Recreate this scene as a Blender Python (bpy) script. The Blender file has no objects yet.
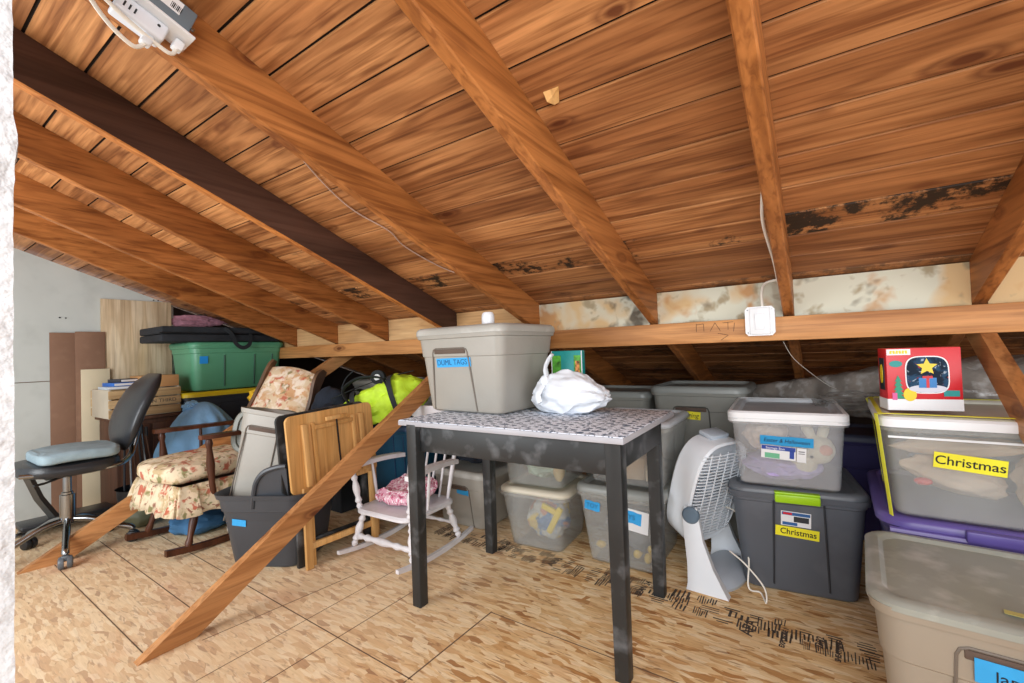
import bpy, bmesh, math, random
from math import sin, cos, tan, pi, radians, sqrt
from mathutils import Vector, Matrix, noise, Euler

random.seed(7)
SC = bpy.context.scene
COL = SC.collection
V = Vector

# ------------------------------------------------------------ helpers
def lin(h):
    h = h.lstrip('#'); c = [int(h[i:i+2], 16)/255 for i in (0, 2, 4)]
    return tuple((x/12.92 if x <= .04045 else ((x+.055)/1.055)**2.4) for x in c) + (1,)

class MB:
    """collects geometry for ONE mesh"""
    def __init__(s): s.bm = bmesh.new(); s.mi = 0
    def _mark(s, n0):
        s.bm.faces.ensure_lookup_table()
        for f in s.bm.faces[n0:]: f.material_index = s.mi
    def box(s, c, size, rot=None, bev=0.0, seg=2):
        n0 = len(s.bm.faces)
        t = bmesh.new(); bmesh.ops.create_cube(t, size=1)
        for v in t.verts: v.co = V((v.co.x*size[0], v.co.y*size[1], v.co.z*size[2]))
        if bev > 0: bmesh.ops.bevel(t, geom=list(t.edges), offset=bev, segments=seg, profile=.5, affect='EDGES')
        M = Matrix.Translation(V(c))
        if rot is not None: M = M @ (rot.to_4x4() if isinstance(rot, Matrix) else Euler(rot).to_matrix().to_4x4())
        t.transform(M); s.merge(t); s._mark(n0); return s
    def merge(s, t):
        m = {v: s.bm.verts.new(v.co) for v in t.verts}
        for f in t.faces:
            try: s.bm.faces.new([m[v] for v in f.verts])
            except ValueError: pass
        t.free()
    def loft(s, loops, cap0=True, cap1=True, closed=True):
        n0 = len(s.bm.faces)
        L = [[s.bm.verts.new(p) for p in lp] for lp in loops]
        n = len(L[0])
        for a, b in zip(L[:-1], L[1:]):
            for i in range(n if closed else n-1):
                j = (i+1) % n
                s.bm.faces.new((a[i], a[j], b[j], b[i]))
        if cap0: s.bm.faces.new(list(reversed(L[0])))
        if cap1: s.bm.faces.new(L[-1])
        s._mark(n0); return s
    def tube(s, pts, r, n=10, caps=True, flat=None):
        pts = [V(p) for p in pts]
        R = r if isinstance(r, (list, tuple)) else [r]*len(pts)
        loops = []; up = None
        for i, p in enumerate(pts):
            d = (pts[min(i+1, len(pts)-1)] - pts[max(i-1, 0)]).normalized()
            if up is None:
                up = V((0, 0, 1)) if abs(d.z) < .9 else V((1, 0, 0))
            a = d.cross(up)
            if a.length < 1e-4: a = d.cross(V((0, 1, 0)))
            a.normalize(); b = a.cross(d).normalized(); up = b
            fb = flat if flat else 1
            loops.append([p + (a*cos(2*pi*k/n) + b*sin(2*pi*k/n)*fb)*R[i] for k in range(n)])
        return s.loft(loops, caps, caps)
    def spindle(s, a, b, prof, n=12):
        """lathe between two points; prof = [(t, r)...]"""
        a, b = V(a), V(b)
        return s.tube([a.lerp(b, t) for t, _ in prof], [r for _, r in prof], n)
    def prism(s, poly, axis, lo, hi):
        """poly in the plane normal to axis ('x','y','z'), extruded lo..hi"""
        def P(u, w, k):
            return {'x': V((k, u, w)), 'y': V((u, k, w)), 'z': V((u, w, k))}[axis]
        return s.loft([[P(u, w, lo) for u, w in poly], [P(u, w, hi) for u, w in poly]])
    def blob(s, c, size, amp=.12, freq=2.0, seed=0, sub=4, flat_bottom=None, rot=None):
        n0 = len(s.bm.faces)
        t = bmesh.new(); bmesh.ops.create_icosphere(t, subdivisions=sub, radius=1)
        off = V((seed*3.7, seed*1.3, seed*7.1))
        for v in t.verts:
            k = 1 + amp*noise.fractal(v.co*freq+off, 1.0, 2.0, 3)
            v.co = V((v.co.x*size[0], v.co.y*size[1], v.co.z*size[2]))*k
            if flat_bottom is not None and v.co.z < -flat_bottom*size[2]: v.co.z = -flat_bottom*size[2]
        M = Matrix.Translation(V(c))
        if rot: M = M @ Euler(rot).to_matrix().to_4x4()
        t.transform(M); s.merge(t); s._mark(n0); return s
    def build(s, name, mats, parent=None, M=None, sharp=38, recalc=True):
        if recalc: bmesh.ops.recalc_face_normals(s.bm, faces=s.bm.faces)
        me = bpy.data.meshes.new(name); s.bm.to_mesh(me); s.bm.free()
        if M is not None: me.transform(M)
        for p in me.polygons: p.use_smooth = True
        me.set_sharp_from_angle(angle=radians(sharp))
        for m in (mats if isinstance(mats, (list, tuple)) else [mats]): me.materials.append(m)
        o = bpy.data.objects.new(name, me); COL.objects.link(o)
        if parent: o.parent = parent
        return o

def thing(name, label, cat, loc=(0, 0, 0), rz=0.0, group=None, rot=None):
    o = bpy.data.objects.new(name, None); COL.objects.link(o)
    o.empty_display_size = .1
    o.location = loc; o.rotation_euler = rot if rot else (0, 0, rz)
    o['label'] = label; o['category'] = cat
    if group: o['group'] = group
    return o
def tag(o, label, cat, group=None, kind=None):
    o['label'] = label; o['category'] = cat
    if group: o['group'] = group
    if kind: o['kind'] = kind
    return o
def struct(o, label=None):
    o['kind'] = 'structure'
    if label: o['label'] = label; o['category'] = 'room'
    return o
def rrect(w, d, r, z, cx=0, cy=0, seg=5, ry=0):
    r = min(r, w/2-.001, d/2-.001); out = []
    for (sx, sy, a0) in ((1, 1, 0), (-1, 1, pi/2), (-1, -1, pi), (1, -1, 3*pi/2)):
        for k in range(seg+1):
            a = a0 + pi/2*k/seg
            out.append(V((cx+sx*(w/2-r)+r*cos(a), cy+sy*(d/2-r)+r*sin(a), z)))
    return out

def arc(c, r, a0, a1, n, plane='xz'):
    out = []
    for k in range(n+1):
        a = a0+(a1-a0)*k/n; u, w = r*cos(a), r*sin(a)
        out.append(V(c)+{'xz': V((u, 0, w)), 'yz': V((0, u, w)), 'xy': V((u, w, 0))}[plane])
    return out

def text(body, size, mat, parent, M, shear=0.0, ext=.0003, name='lettering', bold=0.0, sx=1.0):
    cu = bpy.data.curves.new('lettering', 'FONT'); cu.body = body; cu.size = size
    cu.align_x = 'CENTER'; cu.align_y = 'CENTER'; cu.shear = shear; cu.extrude = ext; cu.offset = bold
    tmp = bpy.data.objects.new('lettering_tmp', cu); COL.objects.link(tmp)
    dg = bpy.context.evaluated_depsgraph_get()
    me = bpy.data.meshes.new_from_object(tmp.evaluated_get(dg))
    bpy.data.objects.remove(tmp); bpy.data.curves.remove(cu)
    me.transform(M @ Matrix.Diagonal((sx, 1, 1, 1)))
    me.materials.clear(); me.materials.append(mat)
    o = bpy.data.objects.new(name, me); COL.objects.link(o); o.parent = parent
    return o

# ------------------------------------------------------------ materials
MATS = {}
def nodes(name):
    m = bpy.data.materials.new(name); m.use_nodes = True
    nt = m.node_tree; b = nt.nodes['Principled BSDF']
    return m, nt, b
def N(nt, typ, **kw):
    n = nt.nodes.new(typ)
    for k, v in kw.items():
        if hasattr(n, k): setattr(n, k, v)
        else: n.inputs[k].default_value = v
    return n
def L(nt, a, b): nt.links.new(a, b)
def ramp(nt, stops, fac):
    r = nt.nodes.new('ShaderNodeValToRGB'); e = r.color_ramp.elements
    while len(e) < len(stops): e.new(.5)
    for i, (p, c) in enumerate(stops): e[i].position = p; e[i].color = lin(c) if isinstance(c, str) else c
    L(nt, fac, r.inputs['Fac']); return r
def mixc(nt, fac, a, b, mode='MIX'):
    m = nt.nodes.new('ShaderNodeMix'); m.data_type = 'RGBA'; m.blend_type = mode
    if isinstance(fac, (int, float)): m.inputs[0].default_value = fac
    else: L(nt, fac, m.inputs[0])
    for s, x in ((m.inputs[6], a), (m.inputs[7], b)):
        if isinstance(x, str): s.default_value = lin(x)
        elif isinstance(x, tuple): s.default_value = x
        else: L(nt, x, s)
    return m.outputs[2]
def coords(nt, scale=(1, 1, 1), rnd=True, rot=(0, 0, 0)):
    tc = N(nt, 'ShaderNodeTexCoord'); mp = N(nt, 'ShaderNodeMapping'); mp.inputs['Scale'].default_value = scale
    mp.inputs['Rotation'].default_value = rot
    if rnd:
        oi = N(nt, 'ShaderNodeObjectInfo'); mu = N(nt, 'ShaderNodeMath', operation='MULTIPLY'); mu.inputs[1].default_value = 37.0
        L(nt, oi.outputs['Random'], mu.inputs[0]); ad = N(nt, 'ShaderNodeVectorMath', operation='ADD')
        L(nt, tc.outputs['Object'], ad.inputs[0]); L(nt, mu.outputs[0], ad.inputs[1]); L(nt, ad.outputs[0], mp.inputs['Vector'])
    else: L(nt, tc.outputs['Object'], mp.inputs['Vector'])
    return mp.outputs[0]

def plain(name, col, rough=.5, var=.08, vscale=6, bump=.0, bscale=80, metal=0, spec=.5, dirt=None, dirt_amt=.3, coat=0):
    if name in MATS: return MATS[name]
    m, nt, b = nodes(name)
    v = coords(nt)
    n = N(nt, 'ShaderNodeTexNoise'); n.inputs['Scale'].default_value = vscale; n.inputs['Detail'].default_value = 5
    L(nt, v, n.inputs['Vector'])
    c = lin(col); lo = tuple(x*(1-var*1.6) for x in c[:3])+(1,); hi = tuple(min(1, x*(1+var)) for x in c[:3])+(1,)
    r = ramp(nt, [(.3, lo), (.7, hi)], n.outputs['Fac']); out = r.outputs['Color']
    if dirt:
        n2 = N(nt, 'ShaderNodeTexNoise'); n2.inputs['Scale'].default_value = vscale*2.7; n2.inputs['Detail'].default_value = 8
        L(nt, v, n2.inputs['Vector'])
        rr = ramp(nt, [(.52, (0, 0, 0, 1)), (.72, (dirt_amt, dirt_amt, dirt_amt, 1))], n2.outputs['Fac'])
        out = mixc(nt, rr.outputs['Color'], out, dirt)
    L(nt, out, b.inputs['Base Color'])
    b.inputs['Roughness'].default_value = rough; b.inputs['Metallic'].default_value = metal
    b.inputs['Specular IOR Level'].default_value = spec
    if coat: b.inputs['Coat Weight'].default_value = coat
    if bump:
        n3 = N(nt, 'ShaderNodeTexNoise'); n3.inputs['Scale'].default_value = bscale; n3.inputs['Detail'].default_value = 3
        L(nt, v, n3.inputs['Vector'])
        bp = N(nt, 'ShaderNodeBump'); bp.inputs['Strength'].default_value = bump; bp.inputs['Distance'].default_value = .01
        L(nt, n3.outputs['Fac'], bp.inputs['Height']); L(nt, bp.outputs[0], b.inputs['Normal'])
    MATS[name] = m; return m

def wood(name, light, dark, axis='y', rough=.6, grain=1.0, knots=True, attr=False, knotcol='#5a2a12'):
    if name in MATS: return MATS[name]
    m, nt, b = nodes(name)
    S = {'x': (.9, 11, 11), 'y': (11, .9, 11), 'z': (11, 11, .9)}[axis]
    tc = N(nt, 'ShaderNodeTexCoord'); oi = N(nt, 'ShaderNodeObjectInfo')
    mu = N(nt, 'ShaderNodeMath', operation='MULTIPLY'); mu.inputs[1].default_value = 23.0
    L(nt, oi.outputs['Random'], mu.inputs[0])
    ad = N(nt, 'ShaderNodeVectorMath', operation='ADD')
    L(nt, tc.outputs['Object'], ad.inputs[0]); L(nt, mu.outputs[0], ad.inputs[1])
    vec = ad.outputs[0]
    if attr:
        at = N(nt, 'ShaderNodeAttribute', attribute_name='tint'); sep = N(nt, 'ShaderNodeSeparateColor')
        L(nt, at.outputs['Color'], sep.inputs[0])
        m2 = N(nt, 'ShaderNodeMath', operation='MULTIPLY'); m2.inputs[1].default_value = 19.0
        L(nt, sep.outputs[0], m2.inputs[0]); a2 = N(nt, 'ShaderNodeVectorMath', operation='ADD')
        L(nt, vec, a2.inputs[0]); L(nt, m2.outputs[0], a2.inputs[1]); vec = a2.outputs[0]
    mp = N(nt, 'ShaderNodeMapping'); mp.inputs['Scale'].default_value = S; L(nt, vec, mp.inputs['Vector'])
    n1 = N(nt, 'ShaderNodeTexNoise'); n1.inputs['Scale'].default_value = .9; n1.inputs['Detail'].default_value = 2; n1.inputs['Distortion'].default_value = .7
    L(nt, mp.outputs[0], n1.inputs['Vector'])
    # growth rings from the smooth field
    mm = N(nt, 'ShaderNodeMath', operation='MULTIPLY'); mm.inputs[1].default_value = 26.0; L(nt, n1.outputs['Fac'], mm.inputs[0])
    sn = N(nt, 'ShaderNodeMath', operation='SINE'); L(nt, mm.outputs[0], sn.inputs[0])
    n2 = N(nt, 'ShaderNodeTexNoise'); n2.inputs['Scale'].default_value = 7; n2.inputs['Detail'].default_value = 6
    L(nt, mp.outputs[0], n2.inputs['Vector'])
    base = ramp(nt, [(.28, dark), (.72, light)], n1.outputs['Fac']).outputs['Color']
    rg = ramp(nt, [(.0, (.58, .50, .44, 1)), (.45, (1, 1, 1, 1))], N(nt, 'ShaderNodeMath', operation='MULTIPLY_ADD').outputs[0])
    ma = rg.inputs['Fac'].links[0].from_node; L(nt, sn.outputs[0], ma.inputs[0]); ma.inputs[1].default_value = .5; ma.inputs[2].default_value = .5
    base = mixc(nt, .55*grain, base, rg.outputs['Color'], 'MULTIPLY')
    fine = ramp(nt, [(.3, (.74, .7, .66, 1)), (.65, (1.06, 1.06, 1.06, 1))], n2.outputs['Fac']).outputs['Color']
    base = mixc(nt, .6*grain, base, fine, 'MULTIPLY')
    st = {'x': (2.2, 70, 70), 'y': (70, 2.2, 70), 'z': (70, 70, 2.2)}[axis]
    ms = N(nt, 'ShaderNodeMapping'); ms.inputs['Scale'].default_value = st; L(nt, vec, ms.inputs['Vector'])
    ns = N(nt, 'ShaderNodeTexNoise'); ns.inputs['Scale'].default_value = 1.0; ns.inputs['Detail'].default_value = 5; ns.inputs['Distortion'].default_value = .6
    L(nt, ms.outputs[0], ns.inputs['Vector'])
    base = mixc(nt, .75*grain if grain < 1.3 else .9, base, ramp(nt, [(.34, (.50, .40, .32, 1)), (.5, (.95, .93, .9, 1)), (.7, (1.12, 1.1, 1.08, 1))], ns.outputs['Fac']).outputs['Color'], 'MULTIPLY')
    # large patchiness
    n3 = N(nt, 'ShaderNodeTexNoise'); n3.inputs['Scale'].default_value = 2.3; n3.inputs['Detail'].default_value = 5
    L(nt, vec, n3.inputs['Vector'])
    base = mixc(nt, .55, base, ramp(nt, [(.3, (.68, .62, .58, 1)), (.6, (1.05, 1.03, 1, 1))], n3.outputs['Fac']).outputs['Color'], 'MULTIPLY')
    if knots:
        sk = {'x': (2.6, 6.5, 6.5), 'y': (6.5, 2.6, 6.5), 'z': (6.5, 6.5, 2.6)}[axis]
        mk = N(nt, 'ShaderNodeMapping'); mk.inputs['Scale'].default_value = sk; L(nt, vec, mk.inputs['Vector'])
        dn = N(nt, 'ShaderNodeTexNoise'); dn.inputs['Scale'].default_value = 6; L(nt, vec, dn.inputs['Vector'])
        dm = N(nt, 'ShaderNodeVectorMath', operation='MULTIPLY_ADD'); dm.inputs[1].default_value = (.25, .25, .25)
        L(nt, dn.outputs['Color'], dm.inputs[0]); L(nt, mk.outputs[0], dm.inputs[2])
        vo = N(nt, 'ShaderNodeTexVoronoi'); vo.inputs['Scale'].default_value = 1.0
        L(nt, dm.outputs[0], vo.inputs['Vector'])
        kr = ramp(nt, [(.06, (.9, .9, .9, 1)), (.10, (.35, .35, .35, 1)), (.13, (.6, .6, .6, 1)), (.19, (0, 0, 0, 1))], vo.outputs['Distance'])
        base = mixc(nt, kr.outputs['Color'], base, knotcol)
    if attr:
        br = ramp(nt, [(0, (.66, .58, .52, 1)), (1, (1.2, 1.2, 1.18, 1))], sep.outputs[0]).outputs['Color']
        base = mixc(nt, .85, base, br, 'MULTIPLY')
        nm = N(nt, 'ShaderNodeTexNoise'); nm.inputs['Scale'].default_value = 26; nm.inputs['Detail'].default_value = 9; nm.inputs['Roughness'].default_value = .7
        L(nt, tc.outputs['Object'], nm.inputs['Vector'])
        nb = N(nt, 'ShaderNodeTexNoise'); nb.inputs['Scale'].default_value = 5; L(nt, tc.outputs['Object'], nb.inputs['Vector'])
        sm = N(nt, 'ShaderNodeMath', operation='MULTIPLY'); L(nt, nm.outputs['Fac'], sm.inputs[0]); L(nt, nb.outputs['Fac'], sm.inputs[1])
        rm = ramp(nt, [(.25, (0, 0, 0, 1)), (.32, (1, 1, 1, 1))], sm.outputs[0])
        mx = N(nt, 'ShaderNodeMath', operation='MULTIPLY'); L(nt, rm.outputs['Color'], mx.inputs[0]); L(nt, sep.outputs[1], mx.inputs[1])
        base = mixc(nt, mx.outputs[0], base, '#33261b')
    L(nt, base, b.inputs['Base Color']); b.inputs['Roughness'].default_value = rough
    b.inputs['Specular IOR Level'].default_value = .35
    bp = N(nt, 'ShaderNodeBump'); bp.inputs['Strength'].default_value = .25; bp.inputs['Distance'].default_value = .003
    L(nt, n2.outputs['Fac'], bp.inputs['Height']); L(nt, bp.outputs[0], b.inputs['Normal'])
    MATS[name] = m; return m

def frosted(name, col, opacity=.5, rough=.3):
    if name in MATS: return MATS[name]
    m, nt, b = nodes(name)
    v = coords(nt); n = N(nt, 'ShaderNodeTexNoise'); n.inputs['Scale'].default_value = 5; n.inputs['Detail'].default_value = 6
    L(nt, v, n.inputs['Vector'])
    c = lin(col)
    L(nt, ramp(nt, [(.3, tuple(x*.9 for x in c[:3])+(1,)), (.7, c)], n.outputs['Fac']).outputs['Color'], b.inputs['Base Color'])
    b.inputs['Roughness'].default_value = rough
    tr = N(nt, 'ShaderNodeBsdfTransparent'); tr.inputs[0].default_value = (.96, .97, .97, 1)
    mx = N(nt, 'ShaderNodeMixShader')
    fr = ramp(nt, [(.3, (opacity*.82,)*3+(1,)), (.7, (min(1, opacity*1.15),)*3+(1,))], n.outputs['Fac'])
    L(nt, fr.outputs['Color'], mx.inputs[0]); L(nt, tr.outputs[0], mx.inputs[1]); L(nt, b.outputs[0], mx.inputs[2])
    L(nt, mx.outputs[0], nt.nodes['Material Output'].inputs['Surface'])
    MATS[name] = m; return m

def floral(name, pal, base, scale=16, rough=.85):
    if name in MATS: return MATS[name]
    m, nt, b = nodes(name); v = coords(nt, rnd=False)
    n0 = N(nt, 'ShaderNodeTexNoise'); n0.inputs['Scale'].default_value = scale*.8; L(nt, v, n0.inputs['Vector'])
    dm = N(nt, 'ShaderNodeVectorMath', operation='MULTIPLY_ADD'); dm.inputs[1].default_value = (.09, .09, .09)
    L(nt, n0.outputs['Color'], dm.inputs[0]); L(nt, v, dm.inputs[2])
    out = lin(base)
    for i, (c, lo, hi, k) in enumerate(pal):
        n = N(nt, 'ShaderNodeTexNoise'); n.inputs['Scale'].default_value = scale*k; n.inputs['Detail'].default_value = 3
        mp = N(nt, 'ShaderNodeMapping'); mp.inputs['Location'].default_value = (i*3.1, i*1.7, i*5.3)
        L(nt, dm.outputs[0], mp.inputs['Vector']); L(nt, mp.outputs[0], n.inputs['Vector'])
        r = ramp(nt, [(lo, (0, 0, 0, 1)), (hi, (.9, .9, .9, 1))], n.outputs['Fac'])
        out = mixc(nt, r.outputs['Color'], out, c)
    L(nt, out, b.inputs['Base Color']); b.inputs['Roughness'].default_value = rough
    b.inputs['Specular IOR Level'].default_value = .2
    MATS[name] = m; return m

def osb(name, seams=()):
    m, nt, b = nodes(name); v = coords(nt, rnd=False)
    nz = N(nt, 'ShaderNodeTexNoise'); nz.inputs['Scale'].default_value = 11; nz.inputs['Detail'].default_value = 3
    L(nt, v, nz.inputs['Vector'])
    layers = []
    for i, (rot, sc) in enumerate((((0, 0, .25), (11, 50, 1)), ((0, 0, -.3), (12, 56, 1)), ((0, 0, .7), (15, 48, 1)))):
        dm = N(nt, 'ShaderNodeVectorMath', operation='MULTIPLY_ADD'); dm.inputs[1].default_value = (.035, .035, .0)
        L(nt, nz.outputs['Color'], dm.inputs[0]); L(nt, v, dm.inputs[2])
        mp = N(nt, 'ShaderNodeMapping'); mp.inputs['Rotation'].default_value = rot; mp.inputs['Scale'].default_value = sc
        mp.inputs['Location'].default_value = (i*2.3, i*1.1, 0)
        L(nt, dm.outputs[0], mp.inputs['Vector'])
        vo = N(nt, 'ShaderNodeTexVoronoi'); vo.voronoi_dimensions = '2D'; vo.inputs['Scale'].default_value = 1.15
        L(nt, mp.outputs[0], vo.inputs['Vector'])
        sp = N(nt, 'ShaderNodeSeparateColor'); L(nt, vo.outputs['Color'], sp.inputs[0])
        layers.append((vo, sp, mp))
    pal = [(0, '#9c6a3c'), (.06, '#c99c66'), (.2, '#dbb683'), (.5, '#e6c797'), (.78, '#eed7b0'), (.93, '#cfa26c'), (1, '#ae7c48')]
    c1 = ramp(nt, pal, layers[0][1].outputs[0]).outputs['Color']
    c2 = ramp(nt, pal, layers[1][1].outputs[1]).outputs['Color']
    c3 = ramp(nt, pal, layers[2][1].outputs[2]).outputs['Color']
    k1 = ramp(nt, [(.5, (0, 0, 0, 1)), (.52, (1, 1, 1, 1))], layers[1][1].outputs[0]).outputs['Color']
    k2 = ramp(nt, [(.68, (0, 0, 0, 1)), (.7, (1, 1, 1, 1))], layers[2][1].outputs[0]).outputs['Color']
    out = mixc(nt, k1, c1, c2); out = mixc(nt, k2, out, c3)
    # fibre grain in each flake
    gm = N(nt, 'ShaderNodeMapping'); gm.inputs['Scale'].default_value = (14, 120, 1); gm.inputs['Rotation'].default_value = (0, 0, .25)
    L(nt, v, gm.inputs['Vector']); gn = N(nt, 'ShaderNodeTexNoise'); gn.inputs['Scale'].default_value = 1; gn.inputs['Detail'].default_value = 4
    L(nt, gm.outputs[0], gn.inputs['Vector'])
    out = mixc(nt, .5, out, ramp(nt, [(.3, (.72, .66, .58, 1)), (.62, (1.06, 1.05, 1.04, 1))], gn.outputs['Fac']).outputs['Color'], 'MULTIPLY')
    # dark resin streaks
    sm = N(nt, 'ShaderNodeMapping'); sm.inputs['Scale'].default_value = (9, 50, 1); sm.inputs['Rotation'].default_value = (0, 0, -.35)
    L(nt, v, sm.inputs['Vector']); s2 = N(nt, 'ShaderNodeTexNoise'); s2.inputs['Scale'].default_value = 1.4; s2.inputs['Detail'].default_value = 5; s2.inputs['Distortion'].default_value = 1.2
    L(nt, sm.outputs[0], s2.inputs['Vector'])
    out = mixc(nt, ramp(nt, [(.57, (0, 0, 0, 1)), (.68, (.7, .7, .7, 1))], s2.outputs['Fac']).outputs['Color'], out, '#8c5a2e')
    # pinkish chalk dust on the left, greyer wear
    n5 = N(nt, 'ShaderNodeTexNoise'); n5.inputs['Scale'].default_value = 2.2; n5.inputs['Detail'].default_value = 5; L(nt, v, n5.inputs['Vector'])
    sx = N(nt, 'ShaderNodeSeparateXYZ'); L(nt, v, sx.inputs[0])
    mr = N(nt, 'ShaderNodeMapRange'); mr.inputs['From Min'].default_value = -.9; mr.inputs['From Max'].default_value = -1.6
    L(nt, sx.outputs[0], mr.inputs['Value'])
    mu = N(nt, 'ShaderNodeMath', operation='MULTIPLY'); L(nt, mr.outputs[0], mu.inputs[0]); mu.inputs[1].default_value = .35
    out = mixc(nt, mu.outputs[0], out, '#e6d6bc')
    pk = ramp(nt, [(.55, (0, 0, 0, 1)), (.7, (.35, .35, .35, 1))], n5.outputs['Fac'])
    mu2 = N(nt, 'ShaderNodeMath', operation='MULTIPLY'); L(nt, pk.outputs['Color'], mu2.inputs[0]); L(nt, mr.outputs[0], mu2.inputs[1])
    out = mixc(nt, mu2.outputs[0], out, '#e2a888')
    L(nt, out, b.inputs['Base Color']); b.inputs['Roughness'].default_value = .75; b.inputs['Specular IOR Level'].default_value = .25
    bp = N(nt, 'ShaderNodeBump'); bp.inputs['Strength'].default_value = .3; bp.inputs['Distance'].default_value = .003
    L(nt, gn.outputs['Fac'], bp.inputs['Height']); L(nt, bp.outputs[0], b.inputs['Normal'])
    return m

def damask(name):
    m, nt, b = nodes(name); v = coords(nt, rnd=False)
    mp = N(nt, 'ShaderNodeMapping'); mp.inputs['Scale'].default_value = (20, 20, 1); L(nt, v, mp.inputs['Vector'])
    n = N(nt, 'ShaderNodeTexNoise'); n.inputs['Scale'].default_value = 1.4; n.inputs['Detail'].default_value = 2; n.inputs['Distortion'].default_value = 2.2
    L(nt, mp.outputs[0], n.inputs['Vector'])
    vo = N(nt, 'ShaderNodeTexVoronoi', feature='SMOOTH_F1'); vo.voronoi_dimensions = '2D'; vo.inputs['Scale'].default_value = 1.1; vo.inputs['Randomness'].default_value = .15
    L(nt, mp.outputs[0], vo.inputs['Vector'])
    ad = N(nt, 'ShaderNodeMath', operation='ADD'); L(nt, n.outputs['Fac'], ad.inputs[0]); L(nt, vo.outputs['Distance'], ad.inputs[1])
    mu = N(nt, 'ShaderNodeMath', operation='MULTIPLY'); mu.inputs[1].default_value = 9; L(nt, ad.outputs[0], mu.inputs[0])
    sn = N(nt, 'ShaderNodeMath', operation='SINE'); L(nt, mu.outputs[0], sn.inputs[0])
    r = ramp(nt, [(.25, '#5f7186'), (.58, '#e2ebf7')], sn.outputs[0])
    L(nt, r.outputs['Color'], b.inputs['Base Color']); b.inputs['Roughness'].default_value = .55; b.inputs['Specular IOR Level'].default_value = .25
    return m

WOODC = wood('roof_board_wood', '#d19a66', '#b0784a', 'x', attr=True, grain=1.3, rough=.6)
WOODR = wood('rafter_wood', '#c18048', '#a06532', 'y', rough=.5, grain=1.0)
WOODRD = wood('dark_stained_wood', '#5e4338', '#3f2b23', 'y', rough=.5, grain=.6, knotcol='#7a4a35')
WOODRE = wood('rafter_underside_wood', '#d08a48', '#b06c34', 'y', rough=.6)
WOODB = wood('brace_wood', '#cf9a66', '#b57c48', 'y', rough=.5, grain=.7)
WOODP = wood('beam_wood', '#d39c64', '#bb8048', 'x', rough=.5, grain=.7)
WOODDK = wood('turned_dark_wood', '#6b3f2a', '#3e2216', 'z', rough=.35, grain=.5, knots=False)
WINGW = wood('olive_brown_wood', '#7b5f48', '#56402f', 'z', rough=.35, grain=.4, knots=False)
PINE = wood('pale_pine_wood', '#e0b67a', '#d09c58', 'z', rough=.45, grain=.5, knots=False)
CRATEW = wood('crate_wood', '#cdb38a', '#b3966c', 'y', rough=.7, grain=.5, knots=False)
BROWNW = wood('brown_cabinet_wood', '#6d4a36', '#4a3024', 'z', rough=.6, grain=.6, knots=False)
TAUPE = plain('taupe_plastic', '#9f9b92', .42, .05, 3, .05, 60, dirt='#8f897f', dirt_amt=.25)
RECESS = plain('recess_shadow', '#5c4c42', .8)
TAUPED = plain('taupe_groove', '#6f665c', .6)
TAUPEL = plain('taupe_lid', '#a9a79f', .38, .06, 4, dirt='#c8c7c2', dirt_amt=.5)
OLIVEL = plain('dusty_olive_lid', '#92958c', .38, .08, 5, dirt='#c9cac4', dirt_amt=.5)
BEIGE = plain('beige_plastic', '#978d7e', .45, .05, 3)
GREYG = plain('grey_plastic', '#8b8b84', .42, .06, 3, dirt='#a7a7a0', dirt_amt=.3)
GREYL = plain('grey_lid_plastic', '#90938f', .35, .06, 4)
CHAR = plain('charcoal_plastic', '#565b63', .42, .05, 3, dirt='#7a7f86', dirt_amt=.2)
CHARL = plain('charcoal_lid', '#60656b', .38, .06, 4)
CHARD = plain('charcoal_groove', '#2f3237', .6)
BLACKT = plain('black_tote_plastic', '#3c4046', .4, .08, 4)
BLACK = plain('black_plastic', '#1b1c1f', .45, .1, 5)
BLACKV = plain('black_vinyl', '#26282c', .32, .1, 8, .12, 160)
SEATC = plain('grey_blue_cloth', '#8fa4ad', .8, .1, 14, .2, 120)
GREEN = plain('green_plastic', '#5a9c78', .35, .07, 3, dirt='#5c9478', dirt_amt=.3)
GREEND = plain('green_groove', '#245240', .5)
YELLOW = plain('yellow_plastic', '#e2c51f', .4, .06)
LIME = plain('lime_plastic', '#9ccb1e', .35, .05)
PURPLE = plain('purple_plastic', '#5c4f93', .38, .06, 4, dirt='#7b70b0', dirt_amt=.3)
PURPLED = plain('dark_purple_plastic', '#2f2c5e', .4, .06, 4)
BLUED = plain('dark_blue_plastic', '#17395c', .45, .1, 4)
WHITEP = plain('white_plastic', '#e4e6e8', .35, .03, 5)
FANW = plain('fan_white_plastic', '#dde3e9', .3, .03, 4)
FANG = plain('fan_grey_plastic', '#b7c2cd', .35, .04, 4)
CREAML = plain('cream_lid', '#d6cdb8', .4, .05, 4)
CHROME = plain('chrome_metal', '#9a9c9e', .22, .1, 4, metal=1)
DARKM = plain('dark_metal', '#3a3c40', .4, .1, 4, metal=.7)
BLACKW = plain('worn_black_paint', '#232526', .45, .2, 5, dirt='#8d9094', dirt_amt=.35)
WHITEW = plain('white_painted_wood', '#dbd9dc', .45, .05, 5, dirt='#b7b2ae', dirt_amt=.35)
WALLP = plain('painted_wallboard', '#c6ccc8', .8, .04, 2.5, dirt='#a3a9a4', dirt_amt=.3)
STUCCO = plain('white_stucco', '#c6c8ca', .9, .05, 30, 1.0, 45, dirt='#b4b6b9', dirt_amt=.7)
HARDB = plain('brown_hardboard', '#8b6a55', .8, .05, 6, dirt='#9c7a64', dirt_amt=.4)
TAPEB = plain('blue_tape', '#2fa0e0', .6, .05, 20)
TAPEY = plain('yellow_tape', '#ece32c', .5, .03, 20)
INK = plain('black_ink', '#15161a', .7)
INKB = plain('blue_ink', '#15507c', .7)
STAMP = plain('floor_stamp_ink', '#4b4038', .9, .3, 60)
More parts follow.
